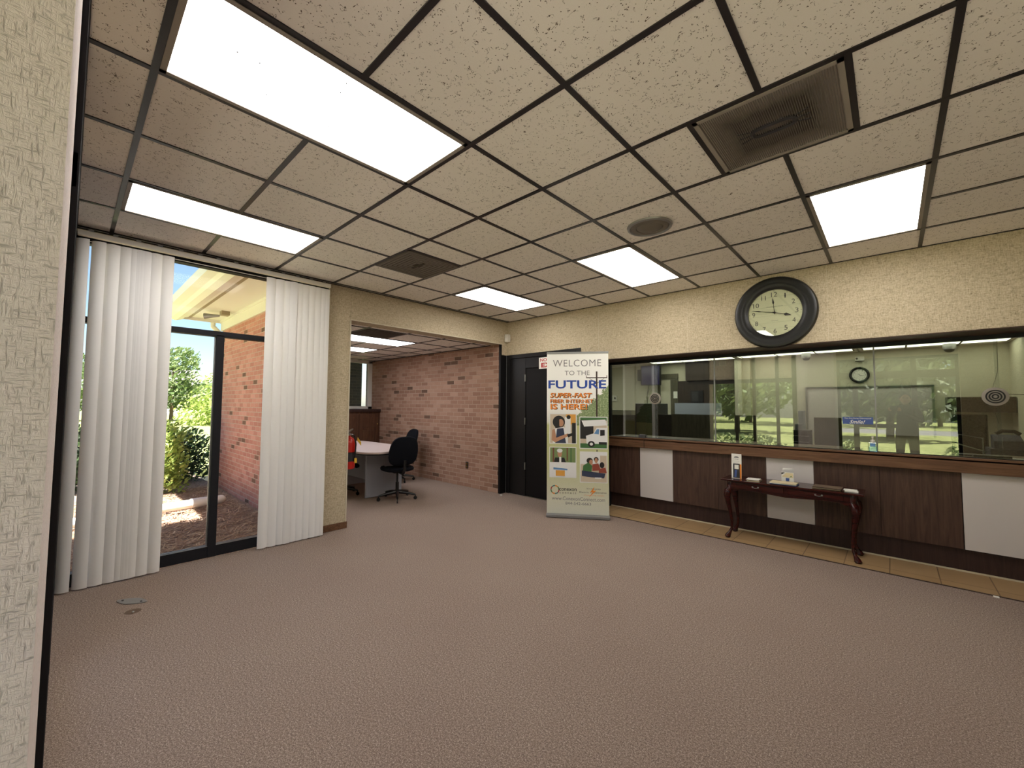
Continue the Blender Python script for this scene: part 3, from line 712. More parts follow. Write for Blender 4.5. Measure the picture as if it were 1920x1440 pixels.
def ph(P, items, mats, nm='printed_photo'):
    u0, u1, v0, v1 = P; out = [('r', u0-.012, u1+.012, v0-.005, v1+.005, 0, .0004), ('r', u0, u1, v0, v1, 1, .0007)]
    for i, it in enumerate(items):
        L = .0010 + i*.0002
        if it[0] == 'r': out.append(('r', u0+it[1]*(u1-u0), u0+it[2]*(u1-u0), v0+it[3]*(v1-v0), v0+it[4]*(v1-v0), it[5], L))
        elif it[0] == 'e': out.append(('e', u0+it[1]*(u1-u0), v0+it[2]*(v1-v0), it[3]*(u1-u0), it[4]*(v1-v0), it[5], L))
        else: out.append(('p', [(u0+a*(u1-u0), v0+b*(v1-v0)) for a, b in it[1]][::-1], it[2], L))
    bmesh_part(nm, out, mats)
pm = ['ph_white','ph_tan','ph_black','ph_brown','ph_navy','ph_white','ph_amber','ph_skin','ph_green','ph_leaf','ph_rust','ph_blue']
ph(P1, [('r',.62,1,0,.35,6), ('r',.58,.8,.1,.7,5), ('e',.72,.1,.08,.07,2), ('e',.34,.27,.24,.22,2), ('e',.42,.3,.11,.13,7), ('r',.2,.36,.2,.5,2), ('p',[(.14,.5),(.55,.44),(.68,.6),(.7,1),(.1,1)],5), ('p',[(.27,.5),(.52,.48),(.62,1),(.2,1)],4), ('p',[(.08,.55),(.18,.5),(.24,.82),(.7,.66),(.75,.74),(.2,.98),(.06,.9)],7), ('p',[(.66,.7),(.95,.62),(.98,.7),(.7,.8)],2), ('r',.85,1,.3,1,2)], pm)
P2 = (.545, .97, .402, .59)
ph(P2, [('r',0,1,0,.1,8), ('r',0,.5,.08,.7,2), ('r',0,1,.85,1,8), ('p',[(.05,.1),(.95,.06),(1,.25),(.15,.3)],5), ('p',[(.22,.6),(.5,.52),(.62,.33),(1,.33),(1,.86),(.24,.86)],5), ('p',[(.52,.53),(.63,.38),(.72,.38),(.7,.55)],11), ('p',[(.75,.4),(.92,.4),(.92,.58),(.75,.6)],2), ('e',.42,.87,.13,.1,2), ('e',.42,.87,.06,.05,5), ('r',.7,1,.8,.88,2)], pm)
P3 = (.055, .47, .592, .772)
ph(P3, [('r',0,1,0,.5,9), ('r',.1,.16,0,.5,3), ('r',.65,.7,0,.45,3), ('r',.8,.84,0,.5,8), ('r',0,1,.5,1,5), ('e',.38,.2,.09,.13,7), ('e',.38,.1,.11,.07,5), ('p',[(.2,.34),(.56,.34),(.62,.5),(.15,.5)],2), ('r',.36,.44,.32,.5,5), ('p',[(.12,.5),(.7,.5),(.68,.72),(.14,.72)],5), ('p',[(.13,.68),(.68,.72),(.68,.77),(.13,.75)],11), ('r',.22,.58,.78,.97,6)], pm)
P4 = (.55, .965, .617, .798)
ph(P4, [('r',0,1,0,.4,0), ('r',0,1,.8,1,1), ('r',.75,1,.1,.6,1), ('e',.35,.28,.12,.1,2), ('e',.4,.33,.07,.09,7), ('p',[(.1,.45),(.3,.34),(.45,.45),(.42,.65),(.08,.62)],8), ('e',.6,.23,.09,.08,2), ('e',.6,.27,.06,.09,7), ('p',[(.45,.4),(.68,.36),(.78,.6),(.45,.62)],10), ('e',.82,.42,.09,.1,2), ('p',[(.7,.55),(.95,.5),(1,.68),(.7,.68)],10), ('p',[(.05,.62),(.5,.66),(.95,.7),(.9,.86),(.4,.84),(.05,.8)],4), ('r',.55,.8,.84,.88,5)], pm)
ring = []
m = MB()
for k in range(24):
    a0, a1 = 2*PI*k/24, 2*PI*(k+.9)/24; r0, r1 = .044, .058
    c = (.135*BW, 2.115-.852*2.075)
    m.poly([(c[0]+r*math.cos(a), -.0025, c[1]+r*math.sin(a)) for r, a in ((r0,a0),(r1,a0),(r1,a1),(r0,a1))], (k//3) % 4)
m.build('logo_ring', ['ink_green','ink_orange','ink_teal','ink_red'], ban, local=True)
btext('conexon', .205, .485, .841, .858, 'ink_dark', .01)
btext('connect', .21, .48, .864, .875, 'ink_dark', 0, spacing=1.5)
btext('Tri-County', .64, .87, .835, .846, 'ink_dark'); btext('Electric Cooperative', .53, .96, .857, .868, 'ink_dark'); btext('A Touchstone Energy Cooperative', .60, .92, .876, .884, 'ink_orange')
bmesh_part('logo_bolt', [('p', [(.77,.825), (.70,.862), (.745,.858), (.68,.892), (.80,.848), (.75,.852)], 0, .0012)], ['ink_orange'])
btext('www.ConexonConnect.com', .085, .935, .893, .915, 'ink_grey')
btext('844-542-6663', .305, .715, .924, .941, 'ink_grey')

# ================================================================ TELLER COUNTER
t = thing('teller_counter', 'long built-in counter with dark wood and pale panels under glass', 'counter', (1, 3.94, 0))
m = MB(); m.box(-1.4, 2.94, 3.9, 4.45, .965, 1.0); m.box(-1.4, 2.94, 3.9, 3.93, .868, .985); m.build('countertop', 'walnut_edge', t, bev=.004)
xs = [(-1.4, -.945), (-.495, .05), (.05, .55), (.985, 1.5), (1.5, 2.035)]
for a, b in xs:
    m = MB(); m.box(a, b-.003, 3.94, 3.965, .205, .868); m.build('wood_panel', 'walnut_panel', t)
for a, b in ((-.942, -.498), (.553, .982), (2.038, 2.94)):
    m = MB(); m.box(a, b, 3.938, 3.965, .205, .868); m.build('pale_panel', 'laminate_grey', t)
m = MB(); m.box(-1.4, 2.94, 3.968, 3.99, .01, .205); m.build('kick_board', 'walnut_kick', t)
m = MB(); m.box(-1.4, 2.94, 4.3, 4.44, .01, .96); m.build('back_board', 'dark_wood', t)
# discs and strips on the glass
def disc(label, x, z, wires):
    t = thing('speaking_disc', label, 'speak hole', (x, 3.94, z), 0, 'round speak-through discs on the teller glass')
    m = MB(); m.lathe([(.076,0), (.078,.014), (.07,.018)], (x,3.947,z), 40, '-y'); m.build('disc', 'diff_grey', t, smooth=True)
    for r in (.052, .034, .017):
        m = MB(); m.lathe([(r-.005,.0185), (r-.005,.021), (r+.005,.021), (r+.005,.0185)], (x,3.947,z), 36, '-y', cap=False); m.build('dark_ring', 'metal_black', t)
    m = MB(); m.box(x+.005, x+.028, 3.942, 3.947, 1.004, 2.03); m.build('clear_strip', 'acrylic', t)
    if wires:
        m = MB(); m.tube([(x+.03, 3.965, 2.02), (x+.025, 3.965, 1.75), (x-.01, 3.965, 1.6)], .0015, 5); m.tube([(x-.05, 3.97, 1.47), (x, 3.99, 1.4), (x+.02, 4.0, 1.3)], .002, 5); m.build('wire', 'ink_dark', t)
        m = MB(); m.tube([(x+.07, 3.975, z+.02), (x+.17, 3.975, z+.015)], .003, 5); m.build('arm', 'brown_dark', t)
disc('ringed speaking disc on the glass beside the wall television', -.72, 1.535, False)
disc('larger-looking ringed speaking disc with hanging wires at far end of glass', 2.255, 1.53, True)
t = thing('glass_sticker', 'blue sign on the glass reading You Are Being Videotaped Smile!', 'sign', (1.35, 3.94, 1.3))
m = MB(); m.box(1.235, 1.47, 3.944, 3.947, 1.265, 1.335); m.build('sheet', 'paper_blue', t, bev=.001)
m = MB(); F = lambda u, v, L: (u, 3.9435-L, v)
fit_text(m, 'You Are Being Videotaped!', 1.25, 1.455, 1.314, 1.328, F, .01); fit_text(m, 'Smile!', 1.29, 1.41, 1.27, 1.306, F, .01, shear=.4)
m.build('lettering', 'paper_white', t)
# sanitizer bottle
t = thing('sanitizer_bottle', 'clear pump bottle of blue hand sanitizer on the counter edge', 'bottle', (1.46, 3.925, 1.0))
m = MB(); m.box(1.425, 1.495, 3.907, 3.941, 1.001, 1.095); m.build('bottle_body', 'acrylic', t, bev=.01)
m = MB(); m.box(1.43, 1.49, 3.911, 3.937, 1.004, 1.055); m.build('gel', 'gel_blue', t, bev=.006)
m = MB(); m.box(1.44, 1.48, 3.9055, 3.9065, 1.055, 1.085); m.build('label', 'ph_blue', t)
m = MB(); m.lathe([(.017,0), (.017,.02), (.006,.024), (.006,.045)], (1.46,3.924,1.094), 16); m.box(1.452, 1.468, 3.905, 3.932, 1.139, 1.15); m.build('pump', 'plastic_white', t, smooth=True)
# small black reader
t = thing('card_reader', 'small black device sitting on the counter before the glass', 'device', (-.895, 3.91, 1.0))
m = MB(); m.prism([(-.95,3.902,1.001), (-.95,3.942,1.001), (-.95,3.942,1.045), (-.95,3.918,1.04)], (.1,0,0)); m.build('body', 'plastic_black', t, bev=.004)
m = MB(); m.box(-.93, -.87, 3.922, 3.938, 1.043, 1.047); m.build('display', 'steel', t)
m = MB(); m.tube([(-.86, 3.905, 1.0), (-.865, 3.893, .95), (-.86, 3.893, .87)], .003, 5); m.build('cable', 'plastic_black', t)
# papers lying behind the glass
m = MB(); m.prism([(2.2,3.99,1.001), (2.42,3.99,1.001), (2.45,4.12,1.001), (2.24,4.14,1.001)], (0,0,.004))
tag(m.build('paper_sheet', 'paper_white'), 'white paper sheet lying on the counter behind the glass', 'paper')
t = thing('wire_rack', 'bent wire document rack standing behind the far end of glass', 'rack', (2.1, 4.3, 1.0))
m = MB(); m.tube([(2.03,4.2,1.003), (2.05,4.2,1.19), (2.2,4.2,1.16), (2.2,4.2,1.0)], .005, 6); m.tube([(2.05,4.2,1.1), (2.22,4.2,1.04)], .005, 6); m.build('wire_frame', 'steel', t)
m = MB(); m.box(2.03, 2.24, 4.14, 4.26, 1.0, 1.012); m.build('base', 'plastic_black', t)
m = MB(); m.box(2.12, 2.34, 4.0, 4.1, 1.0, 1.025)
tag(m.build('stamp_pad', 'plastic_black', bev=.006), 'flat black pad lying below the wire rack', 'pad')

# ================================================================ CONSOLE TABLE
TZ = .635
t = thing('console_table', 'dark mahogany hall table with cabriole legs before the counter', 'table', (.79, 3.7, 0))
m = MB(); m.box(.185, 1.395, 3.55, 3.9, TZ-.018, TZ); m.build('tabletop', 'mahogany', t, bev=.006)
m = MB()
pts = [(.245,0), (.245,-.1), (.33,-.1), (.36,-.085), (.5,-.085), (.6,-.092), (.79,-.105), (.98,-.092), (1.08,-.085), (1.22,-.085), (1.25,-.1), (1.335,-.1), (1.335,0)]
m.prism([(x, 3.575, TZ-.018+z) for x, z in pts], (0,.02,0)); m.box(.245, .265, 3.59, 3.88, TZ-.1, TZ-.018); m.box(1.315, 1.335, 3.59, 3.88, TZ-.1, TZ-.018); m.box(.245, 1.335, 3.865, 3.88, TZ-.1, TZ-.018)
m.build('apron', 'mahogany', t, bev=.002)
for x0, x1 in ((.33, .77), (.81, 1.25)):
    m = MB(); m.box(x0, x1, 3.568, 3.576, TZ-.088, TZ-.03); dw = m.build('drawer', 'mahogany', t, bev=.003)
    xc = (x0+x1)/2 + (-.03 if x0 < .5 else .03)
    m = MB(); m.tube([(xc-.026, 3.566, TZ-.055), (xc-.023, 3.552, TZ-.058), (xc, 3.549, TZ-.061), (xc+.023, 3.552, TZ-.058), (xc+.026, 3.566, TZ-.055)], .003, 6); m.lathe([(.009,0), (.006,.004)], (xc-.026,3.568,TZ-.054), 10, '-y'); m.lathe([(.009,0), (.006,.004)], (xc+.026,3.568,TZ-.054), 10, '-y'); m.build('drawer_pull', 'steel', dw, smooth=True)
for sx, sy, x, y in ((-1,-1,.27,3.6), (1,-1,1.31,3.6), (-1,1,.27,3.855), (1,1,1.31,3.855)):
    ty = -1 if sy < 0 else 1
    dx, dy = sx*.7, ty*.7
    if sy > 0: dy = .15
    prof = [(-.0, TZ-.02, .03), (.0, TZ-.1, .033), (.026, TZ-.13, .038), (.036, TZ-.17, .036), (.026, TZ-.25, .027), (.004, TZ-.36, .018), (-.01, TZ-.46, .0145), (-.008, TZ-.53, .0135), (.012, TZ-.575, .016), (.034, TZ-.605, .026), (.04, .018, .03), (.036, .004, .022)]
    m = MB(); m.tube([(x+dx*o_, y+dy*o_, z) for o_, z, r in prof], [r for o_, z, r in prof], 14); lg = m.build('leg', 'mahogany', t, smooth=True)
    for ax in ((1,0),(0,1)):
        m = MB()
        if ax == (1,0): m.prism([(x-sx*.02, y-.012, TZ-.1), (x-sx*.10, y-.012, TZ-.1), (x-sx*.03, y-.012, TZ-.135)], (0,.02,0))
        else: m.prism([(x-.012, y-ty*.02, TZ-.1), (x-.012, y-ty*.08, TZ-.1), (x-.012, y-ty*.03, TZ-.13)], (.02,0,0))
        m.build('knee_block', 'mahogany', lg)
# things on the table
t = thing('brochure_card', 'tall narrow white and orange display card standing on table', 'brochure', (.315, 3.7, TZ))
m = MB(); lean = .03
def BC(u, v, L): return (.265+u*.1, 3.68+v*lean*.3-L, TZ+.001+v*.27)
m.prism([BC(0,0,0), BC(1,0,0), BC(1,1,0), BC(0,1,0)], (0,.004,0), 0); m.build('card', 'paper_white', t)
m = MB(); q = lambda u0,u1,v0,v1,mi: m.poly([BC(u0,v0,.001), BC(u1,v0,.001), BC(u1,v1,.001), BC(u0,v1,.001)], mi)
q(.16,.84,.02,.6,0); q(.84,.99,.0,.58,1)
m.poly([BC(.3,.38,.0018), BC(.72,.38,.0018), BC(.72,.55,.0018), BC(.3,.55,.0018)], 2)
m.poly([BC(.28,.05,.0018), BC(.5,.05,.0018), BC(.56,.34,.0018), BC(.34,.34,.0018)], 3)
m.build('printed_picture', ['ink_dark','ink_orange','paper_white','paper_blue'], t)
m = MB(); fit_text(m, 'Coverage', .12, .72, .76, .80, lambda u, v, L: BC(u, v, .0015)); fit_text(m, 'fiber for you', .1, .8, .68, .71, lambda u, v, L: BC(u, v, .0015)); fit_text(m, 'internet', .15, .7, .62, .64, lambda u, v, L: BC(u, v, .0015))
m.poly([BC(.25+.25*(1-math.cos(a))*1.0, .84+.06*math.sin(a), .0015) for a in (0,.5,1,1.57,2.1,2.6,3.14)], 0); m.build('printed_text', 'ink_grey', t)
m = MB(); m.box(.275, .355, 3.686, 3.75, TZ, TZ+.006); m.build('stand_foot', 'acrylic', t)
def mag(x, y, w, d, h, a, z, mt, label, grp):
    m = MB(); m.box(-w/2, w/2, -d/2, d/2, 0, h); o = m.build('brochure', mt, bev=.001)
    o.location = (x, y, z); o.rotation_euler = (0,0,a); return tag(o, label, 'brochure', grp)
random.seed(5)
def stack(x, y, w, d, cols, desc, grp, hs=.006):
    z = TZ+.0005; n = len(cols)
    for i, c in enumerate(cols):
        pos = 'topmost' if i == n-1 else 'bottom' if i == 0 else 'middle'
        if n > 3 and 0 < i < n-1: pos = ['second lowest', 'second highest'][i-1] if n == 4 else pos
        mag(x+random.uniform(-.006,.006), y+random.uniform(-.006,.006), w, d, hs, random.uniform(-.05,.05), z, c, '%s brochure of the %s' % (pos, desc), grp); z += hs+.0006
    return z
stack(.49, 3.66, .12, .13, ['paper_cream','paper_brown','paper_white'], 'small pile next to the tall display card', 'brochures piled beside the display card')
ztop = stack(.765, 3.65, .23, .14, ['paper_blue','paper_white','paper_cream'], 'wide middle pile on the table', 'brochures in the middle pile', .007)
stack(1.12, 3.66, .22, .14, ['paper_brown','paper_cream','brown_dark','paper_brown'], 'dark wide pile on the table', 'brochures in the dark pile', .006)
stack(1.3, 3.63, .10, .07, ['paper_white','paper_white','paper_white'], 'little white stack at the table end', 'small white leaflets at the table end', .007)
t = thing('card_holder', 'clear stand holding a small white printed card on table', 'card holder', (.79, 3.77, TZ))
m = MB(); m.box(.735, .83, 3.78, 3.783, TZ+.004, TZ+.15); m.box(.735, .83, 3.74, 3.8, TZ, TZ+.004); m.build('stand', 'acrylic', t)
def CB(u, v, L): return (.725+u*.11, 3.76-L, TZ+.004+v*.105)
m = MB(); m.box(.725, .835, 3.762, 3.778, TZ+.004, TZ+.109); m.build('card', 'paper_white', t)
m = MB(); m.poly([CB(0,.95,.001), CB(.02,.75,.001), CB(.3,.98,.001), CB(.2,.98,.001)], 0); m.poly([CB(.05,.55,.001), CB(.95,.5,.001), CB(.95,.95,.001), CB(.4,.97,.001)], 1); m.poly([CB(.35,.15,.001), CB(.6,.15,.001), CB(.65,.45,.001), CB(.35,.45,.001)], 2); m.poly([CB(.65,.55,.002), CB(.85,.6,.002), CB(.8,.7,.002)], 3)
m.build('printed_picture', ['ink_dark','paper_cream','paper_blue','ink_green'], t)

# ================================================================ BACK OFFICE FURNITURE
# conference table, racetrack shape
t = thing('conference_table', 'office table with pale rounded top and grey end panels', 'table', (-4.85, 1.98, 0))
m = MB(); pts = []
x0, x1, y0, y1 = -5.95, -3.84, 1.5, 2.46
for (cx_, cy_, a0) in ((x1-.3, y1-.25, 0), (x0+.3, y1-.25, 90), (x0+.3, y0+.25, 180), (x1-.3, y0+.25, 270)):
    for k in range(9):
        a = math.radians(a0+k*11.25); pts.append((cx_+.3*math.cos(a), cy_+.25*math.sin(a), .715))
m.prism(pts, (0,0,.028)); m.build('tabletop', 'table_top_grey', t, bev=.004)
m = MB(); m.prism([((p[0]+4.9)*.985-4.9, (p[1]-1.98)*.97+1.98, .695) for p in pts], (0,0,.0195)); m.build('edge_band', 'plastic_black', t)
for x in (-4.29, -5.5):
    m = MB(); m.box(x-.03, x, 1.72, 2.34, .012, .695); m.build('end_panel', 'grey_panel', t, bev=.003)
m = MB(); m.box(-5.5, -4.32, 1.98, 2.0, .2, .69); m.build('modesty_panel', 'grey_panel', t)
# chairs
def chair(loc, heading, label, base=[None]):
    if base[0]:
        return dup(base[0], loc, heading, label)
    t = thing('office_chair', label, 'chair', loc, heading, 'black office chairs around the grey table'); base[0] = t
    # local: front is +x
    m = MB(); g_ = []
    for z, s in ((.43, .8), (.445, .97), (.47, 1.0), (.49, .95), (.5, .8)):
        g_.append([(.235*s*math.copysign(abs(math.cos(a))**.7, math.cos(a))+.02, .235*s*math.copysign(abs(math.sin(a))**.7, math.sin(a)), z - (.02 if math.cos(a) > .75 else 0)) for a in (2*PI*k/28 for k in range(28))])
    m.rings(g_); m.build('seat', 'fabric_black', t, local=True, smooth=True)
    m = MB(); g_ = []
    for d, s in ((0, .82), (.012, .97), (.035, 1.0), (.06, .96), (.075, .8)):
        r_ = []
        for k in range(32):
            a = 2*PI*k/32; ca, sa = math.cos(a), math.sin(a)
            yy = .222*s*math.copysign(abs(ca)**.62, ca); zz = .22*s*math.copysign(abs(sa)**.62, sa)
            if zz > 0: yy *= 1-.12*zz/.22
            r_.append((-.29+d-.06*(zz/.22)+.35*yy*yy, yy, .745+zz))
        g_.append(r_)
    m.rings(g_); m.build('backrest', 'fabric_black', t, local=True, smooth=True)
    m = MB(); m.tube([(-.06, 0, .42), (-.22, 0, .41), (-.3, 0, .47), (-.31, 0, .62)], .022, 8); m.box(-.09, .09, -.08, .08, .405, .43); m.build('back_support', 'plastic_black', t, local=True)
    m = MB(); m.tube([(0,0,.1), (0,0,.26)], .026, 14); m.tube([(0,0,.26), (0,0,.42)], .016, 12); m.build('gas_column', 'metal_black', t, local=True, smooth=True)
    m = MB(); m.tube([(.06,-.07,.418), (.06,-.2,.42)], .006, 6); m.build('lever', 'plastic_black', t, local=True)
    for k in range(5):
        a = 2*PI*k/5+.3; c, s = math.cos(a), math.sin(a)
        m = MB(); m.tube([(c*.02, s*.02, .115), (c*.15, s*.15, .1), (c*.28, s*.28, .075)], [.028, .022, .014], 8); lg = m.build('base_arm', 'plastic_black', t, local=True, smooth=True)
        m = MB(); 
        for q in (-.012, .012): m.lathe([(.024,-.008), (.027,-.004), (.027,.004), (.024,.008)], (0,0,0), 16, 'x')
        for v in m.bm.verts: pass
        bmesh.ops.rotate(m.bm, cent=(0,0,0), matrix=Matrix.Rotation(a+PI/2, 3, 'Z'), verts=m.bm.verts)
        bmesh.ops.translate(m.bm, vec=(c*.28, s*.28, .028), verts=m.bm.verts)
        m.tube([(c*.28, s*.28, .03), (c*.28, s*.28, .075)], .008, 6)
        m.build('caster', 'rubber_black', lg, local=True, smooth=True)
    return t
chair((-3.95, 2.05, 0), math.radians(168), 'black swivel chair fully in view at the end of the grey table')
chair((-5.25, 2.88, 0), math.radians(262), 'black swivel chair on the far side of table, only its back showing')
chair((-4.86, 1.60, 0), math.radians(92), 'black swivel chair tucked under the table behind red extinguisher')
# cabinet
t = thing('storage_cabinet', 'brown wood cabinet with panelled doors below the office window', 'cabinet', (-7.1, 2.7, 0))
m = MB(); m.box(-7.33, -6.92, 1.9, 3.41, .01, 1.27); m.build('body', 'cabinet_wood', t)
m = MB(); m.box(-7.34, -6.88, 1.88, 3.415, 1.27, 1.33); m.build('top_slab', 'walnut_kick', t, bev=.006)
for k in range(3):
    y0 = 1.95+k*.485
    m = MB(); m.box(-6.92, -6.9, y0, y0+.46, .1, 1.22); dd = m.build('door', 'cabinet_wood', t, bev=.003)
    m = MB(); m.box(-6.902, -6.892, y0+.08, y0+.38, .18, .86); m.box(-6.902, -6.892, y0+.08, y0+.38, .93, 1.15); m.build('raised_panel', 'cabinet_wood', dd, bev=.006)
    m = MB(); m.lathe([(.006,0), (.006,.012), (.012,.02), (.008,.026)], (-6.9, y0+(.42 if k != 1 else .04), 1.0), 10, 'x'); m.build('knob', 'brass', dd)
# fire extinguisher
t = thing('fire_extinguisher', 'red fire extinguisher hanging on the wall just inside the opening', 'fire extinguisher', (-3.3, .96, .63))
m = MB(); m.lathe([(.03,0), (.072,.01), (.078,.03), (.078,.32), (.06,.37), (.025,.395), (.022,.41)], (-3.3,.955,.64), 28); m.build('cylinder', 'red_paint', t, smooth=True)
m = MB(); m.lathe([(.0785,.10), (.0785,.2)], (-3.3,.955,.64), 28, cap=False); m.build('label_band', 'ink_dark', t)
m = MB(); m.lathe([(.02,0), (.02,.03), (.012,.04)], (-3.3,.955,1.045), 12); m.prism([(-3.3,.945,1.08), (-3.21,.945,1.12), (-3.2,.945,1.14), (-3.31,.945,1.11)], (0,.02,0)); m.prism([(-3.3,.945,1.06), (-3.2,.945,1.06), (-3.2,.945,1.07), (-3.3,.945,1.075)], (0,.02,0)); m.build('valve_handle', 'steel', t, bev=.002)
m = MB(); m.tube([(-3.28,.96,1.07), (-3.2,.98,1.05), (-3.2,1.0,.95), (-3.215,1.0,.8), (-3.225,.99,.74)], .009, 8); m.build('hose', 'rubber_black', t, smooth=True)
m = MB(); m.lathe([(.0795,0), (.0795,.012)], (-3.3,.955,.84), 28, cap=False); m.box(-3.32, -3.28, .85, .88, .8, 1.0); m.build('wall_strap', 'plastic_black', t)
m = MB(); m.prism([(-3.2,1.02,1.03), (-3.17,1.05,.97), (-3.17,1.05,.93), (-3.21,1.02,.99)], (0,.003,0)); m.box(-3.215, -3.205, .99, 1.02, .72, .78); m.build('inspection_tag', 'yellow_label', t)
t = thing('wall_bracket', 'small reddish bracket hung high on the wall behind the pier', 'bracket', (-3.33, .87, 2.05))
m = MB(); m.box(-3.36, -3.3, .85, .93, 2.19, 2.21); m.box(-3.36, -3.3, .85, .93, 2.03, 2.05); m.build('arms', 'red_paint', t)
m = MB(); m.tube([(-3.33,.91,2.04), (-3.33,.91,2.2)], .008, 8); m.build('rod', 'brass', t)

# ================================================================ TELLER ROOM CONTENTS
def simple(name, label, cat, box, mt, bev=.004, group=None):
    m = MB(); m.box(*box); return tag(m.build(name, mt, bev=bev), label, cat, group)
t = thing('television', 'wall television with purple picture seen through the glass', 'television', (-2.6, 8.2, 1.95))
m = MB(); m.prism([(-2.85,8.02,1.93), (-2.36,7.98,1.92), (-2.35,8.03,1.92), (-2.84,8.07,1.93)], (0,0,.48)); m.build('body', 'plastic_black', t)
m = MB(); m.poly([(-2.83,8.014,1.95), (-2.37,7.975,1.94), (-2.37,7.975,2.38), (-2.83,8.014,2.39)]); m.build('screen', 'tv_screen', t)
m = MB(); m.box(-2.95, -2.8, 8.05, 8.34, 2.05, 2.32); m.build('wall_mount', 'plastic_black', t)
m = MB(); m.tube([(-2.78,8.32,1.95), (-2.84,8.33,1.7), (-2.83,8.33,1.4)], .006, 6); m.build('cable', 'plastic_black', t)
t = thing('thermostat', 'small white thermostat on the teller room wall', 'thermostat', (-3.73, 8.35, 1.55))
m = MB(); m.box(-3.8, -3.66, 8.31, 8.35, 1.55, 1.71); m.build('case', 'plastic_white', t, bev=.01)
m = MB(); m.box(-3.725, -3.685, 8.305, 8.312, 1.61, 1.66); m.build('display', 'ink_dark', t)
t = thing('wall_grille', 'dark return-air grille on the brown wood bulkhead', 'grille', (-1.12, 8.22, 2.36))
m = MB(); m.box(-1.24, -1.0, 8.205, 8.22, 2.31, 2.42); m.build('frame', 'olive_wood', t)
m = MB(); m.box(-1.23, -1.13, 8.2, 8.206, 2.32, 2.41); m.box(-1.11, -1.01, 8.2, 8.206, 2.32, 2.41); m.build('slots', 'metal_black', t)
t = thing('wall_picture', 'dark square picture on the brown panelled wall', 'picture', (-1.64, 8.3, 1.65))
m = MB(); m.box(-1.77, -1.5, 8.27, 8.3, 1.52, 1.79); m.build('frame', 'metal_black', t)
m = MB(); m.box(-1.75, -1.6, 8.266, 8.271, 1.54, 1.77); m.build('image', 'ink_dark', t)
for x, z, lb in ((.45, Z2, 'dome camera on ceiling by the whiteboard corner'), (2.3, Z2, 'dome camera on ceiling above the far cabinet')):
    t = thing('dome_camera', lb, 'security camera', (x, 8.0, z), 0, 'dome cameras in the teller room')
    m = MB(); m.lathe([(.075,0), (.078,-.05), (.07,-.085)], (x,8.0,z), 24); m.build('housing', 'steel_soft', t, smooth=True)
    m = MB(); m.ball((x,8.0,z-.085), (.062,.062,.05), 20); m.build('dome', 'plastic_black', t, smooth=True)
cx2, cz2 = 1.19, 2.02
t = thing('wall_clock', 'small black-rimmed clock behind the glass above the whiteboard', 'clock', (cx2, 8.35, cz2))
m = MB(); m.lathe([(.145,0), (.145,.03), (.125,.045), (.105,.03)], (cx2,8.35,cz2), 36, '-y', cap=False); m.build('frame', 'plastic_black', t, smooth=True)
m = MB(); m.lathe([(.11,.005), (.11,.02)], (cx2,8.35,cz2), 36, '-y'); m.build('dial', 'paper_white', t)
m = MB(); F = lambda u, v, L: (cx2+u, 8.329-L, cz2+v)
for k in (12, 1, 2, 3, 4, 5, 6, 7, 8, 9, 10, 11):
    a = PI/2-k*PI/6; w = .006 if k < 10 else .012; fit_text(m, str(k), .085*math.cos(a)-w, .085*math.cos(a)+w, .085*math.sin(a)-.011, .085*math.sin(a)+.011, F)
m.build('numerals', 'ink_grey', t)
for nm, a, L, w in (('hour_hand', -18, .05, .005), ('minute_hand', -15, .085, .003), ('second_hand', 130, .03, .003)):
    a = math.radians(a); d = (math.cos(a), math.sin(a)); m = MB()
    m.prism([(cx2-d[1]*w, 8.326, cz2+d[0]*w), (cx2+d[0]*L, 8.326, cz2+d[1]*L), (cx2+d[1]*w, 8.326, cz2-d[0]*w)], (0,-.002,0)); m.build(nm, 'metal_black', t)
t = thing('emergency_light', 'small twin-head emergency light above the little clock', 'lamp', (1.2, 8.35, 2.27))
m = MB(); m.box(1.14, 1.27, 8.28, 8.35, 2.27, 2.35); m.build('housing', 'plastic_white', t, bev=.01)
m = MB(); m.box(1.14, 1.27, 8.26, 8.28, 2.262, 2.27); m.build('tray', 'ink_dark', t)
m = MB(); m.ball((1.165,8.27,2.315), .018, 10); m.build('lamp_head', 'ink_dark', t)
t = thing('whiteboard', 'wide whiteboard with bright metal rim on teller room wall', 'whiteboard', (1.26, 8.35, 1.0))
m = MB(); m.box(.4, 2.1, 8.33, 8.348, .95, 1.8); m.build('board', 'laminate_grey', t)
m = MB(); m.box(.38, .41, 8.31, 8.35, .93, 1.81); m.box(2.1, 2.13, 8.31, 8.35, .93, 1.81); m.box(.38, 2.13, 8.31, 8.35, 1.79, 1.815); m.build('rim', 'steel', t)
DX = 5.6
t = thing('teller_desk', 'dark wooden desk front behind the first glass pane', 'desk', (-1.97, 5.8, 0))
m = MB(); m.box(-2.33, -1.62, DX, DX+.03, .01, 1.27); m.build('front_panel', 'dark_wood', t)
m = MB(); m.box(-2.33, -1.62, DX+.03, DX+.7, .78, .8); m.build('worktop', 'grey_panel', t)
t = thing('office_printer', 'tall dark box-shaped office machine beside the first desk', 'printer', (-1.55, 6.0, 0))
m = MB(); m.box(-1.84, -1.42, DX+.04, DX+.5, .81, 1.48); m.build('body', 'plastic_black', t, bev=.01)
m = MB(); m.box(-1.6, -1.42, DX+.04, DX+.5, .01, .81); m.build('stand', 'black_paint', t)
simple('low_partition', 'dark brown partition between the first and second desks', 'partition', (-1.41, -1.17, DX+.02, DX+.06, .01, 1.29), 'dark_wood')
t = thing('teller_desk', 'wide olive-toned desk front behind the glass joint', 'desk', (-.5, 5.8, 0))
m = MB(); m.box(-1.16, .1, DX, DX+.03, .01, 1.3); m.build('front_panel', 'olive_wood', t)
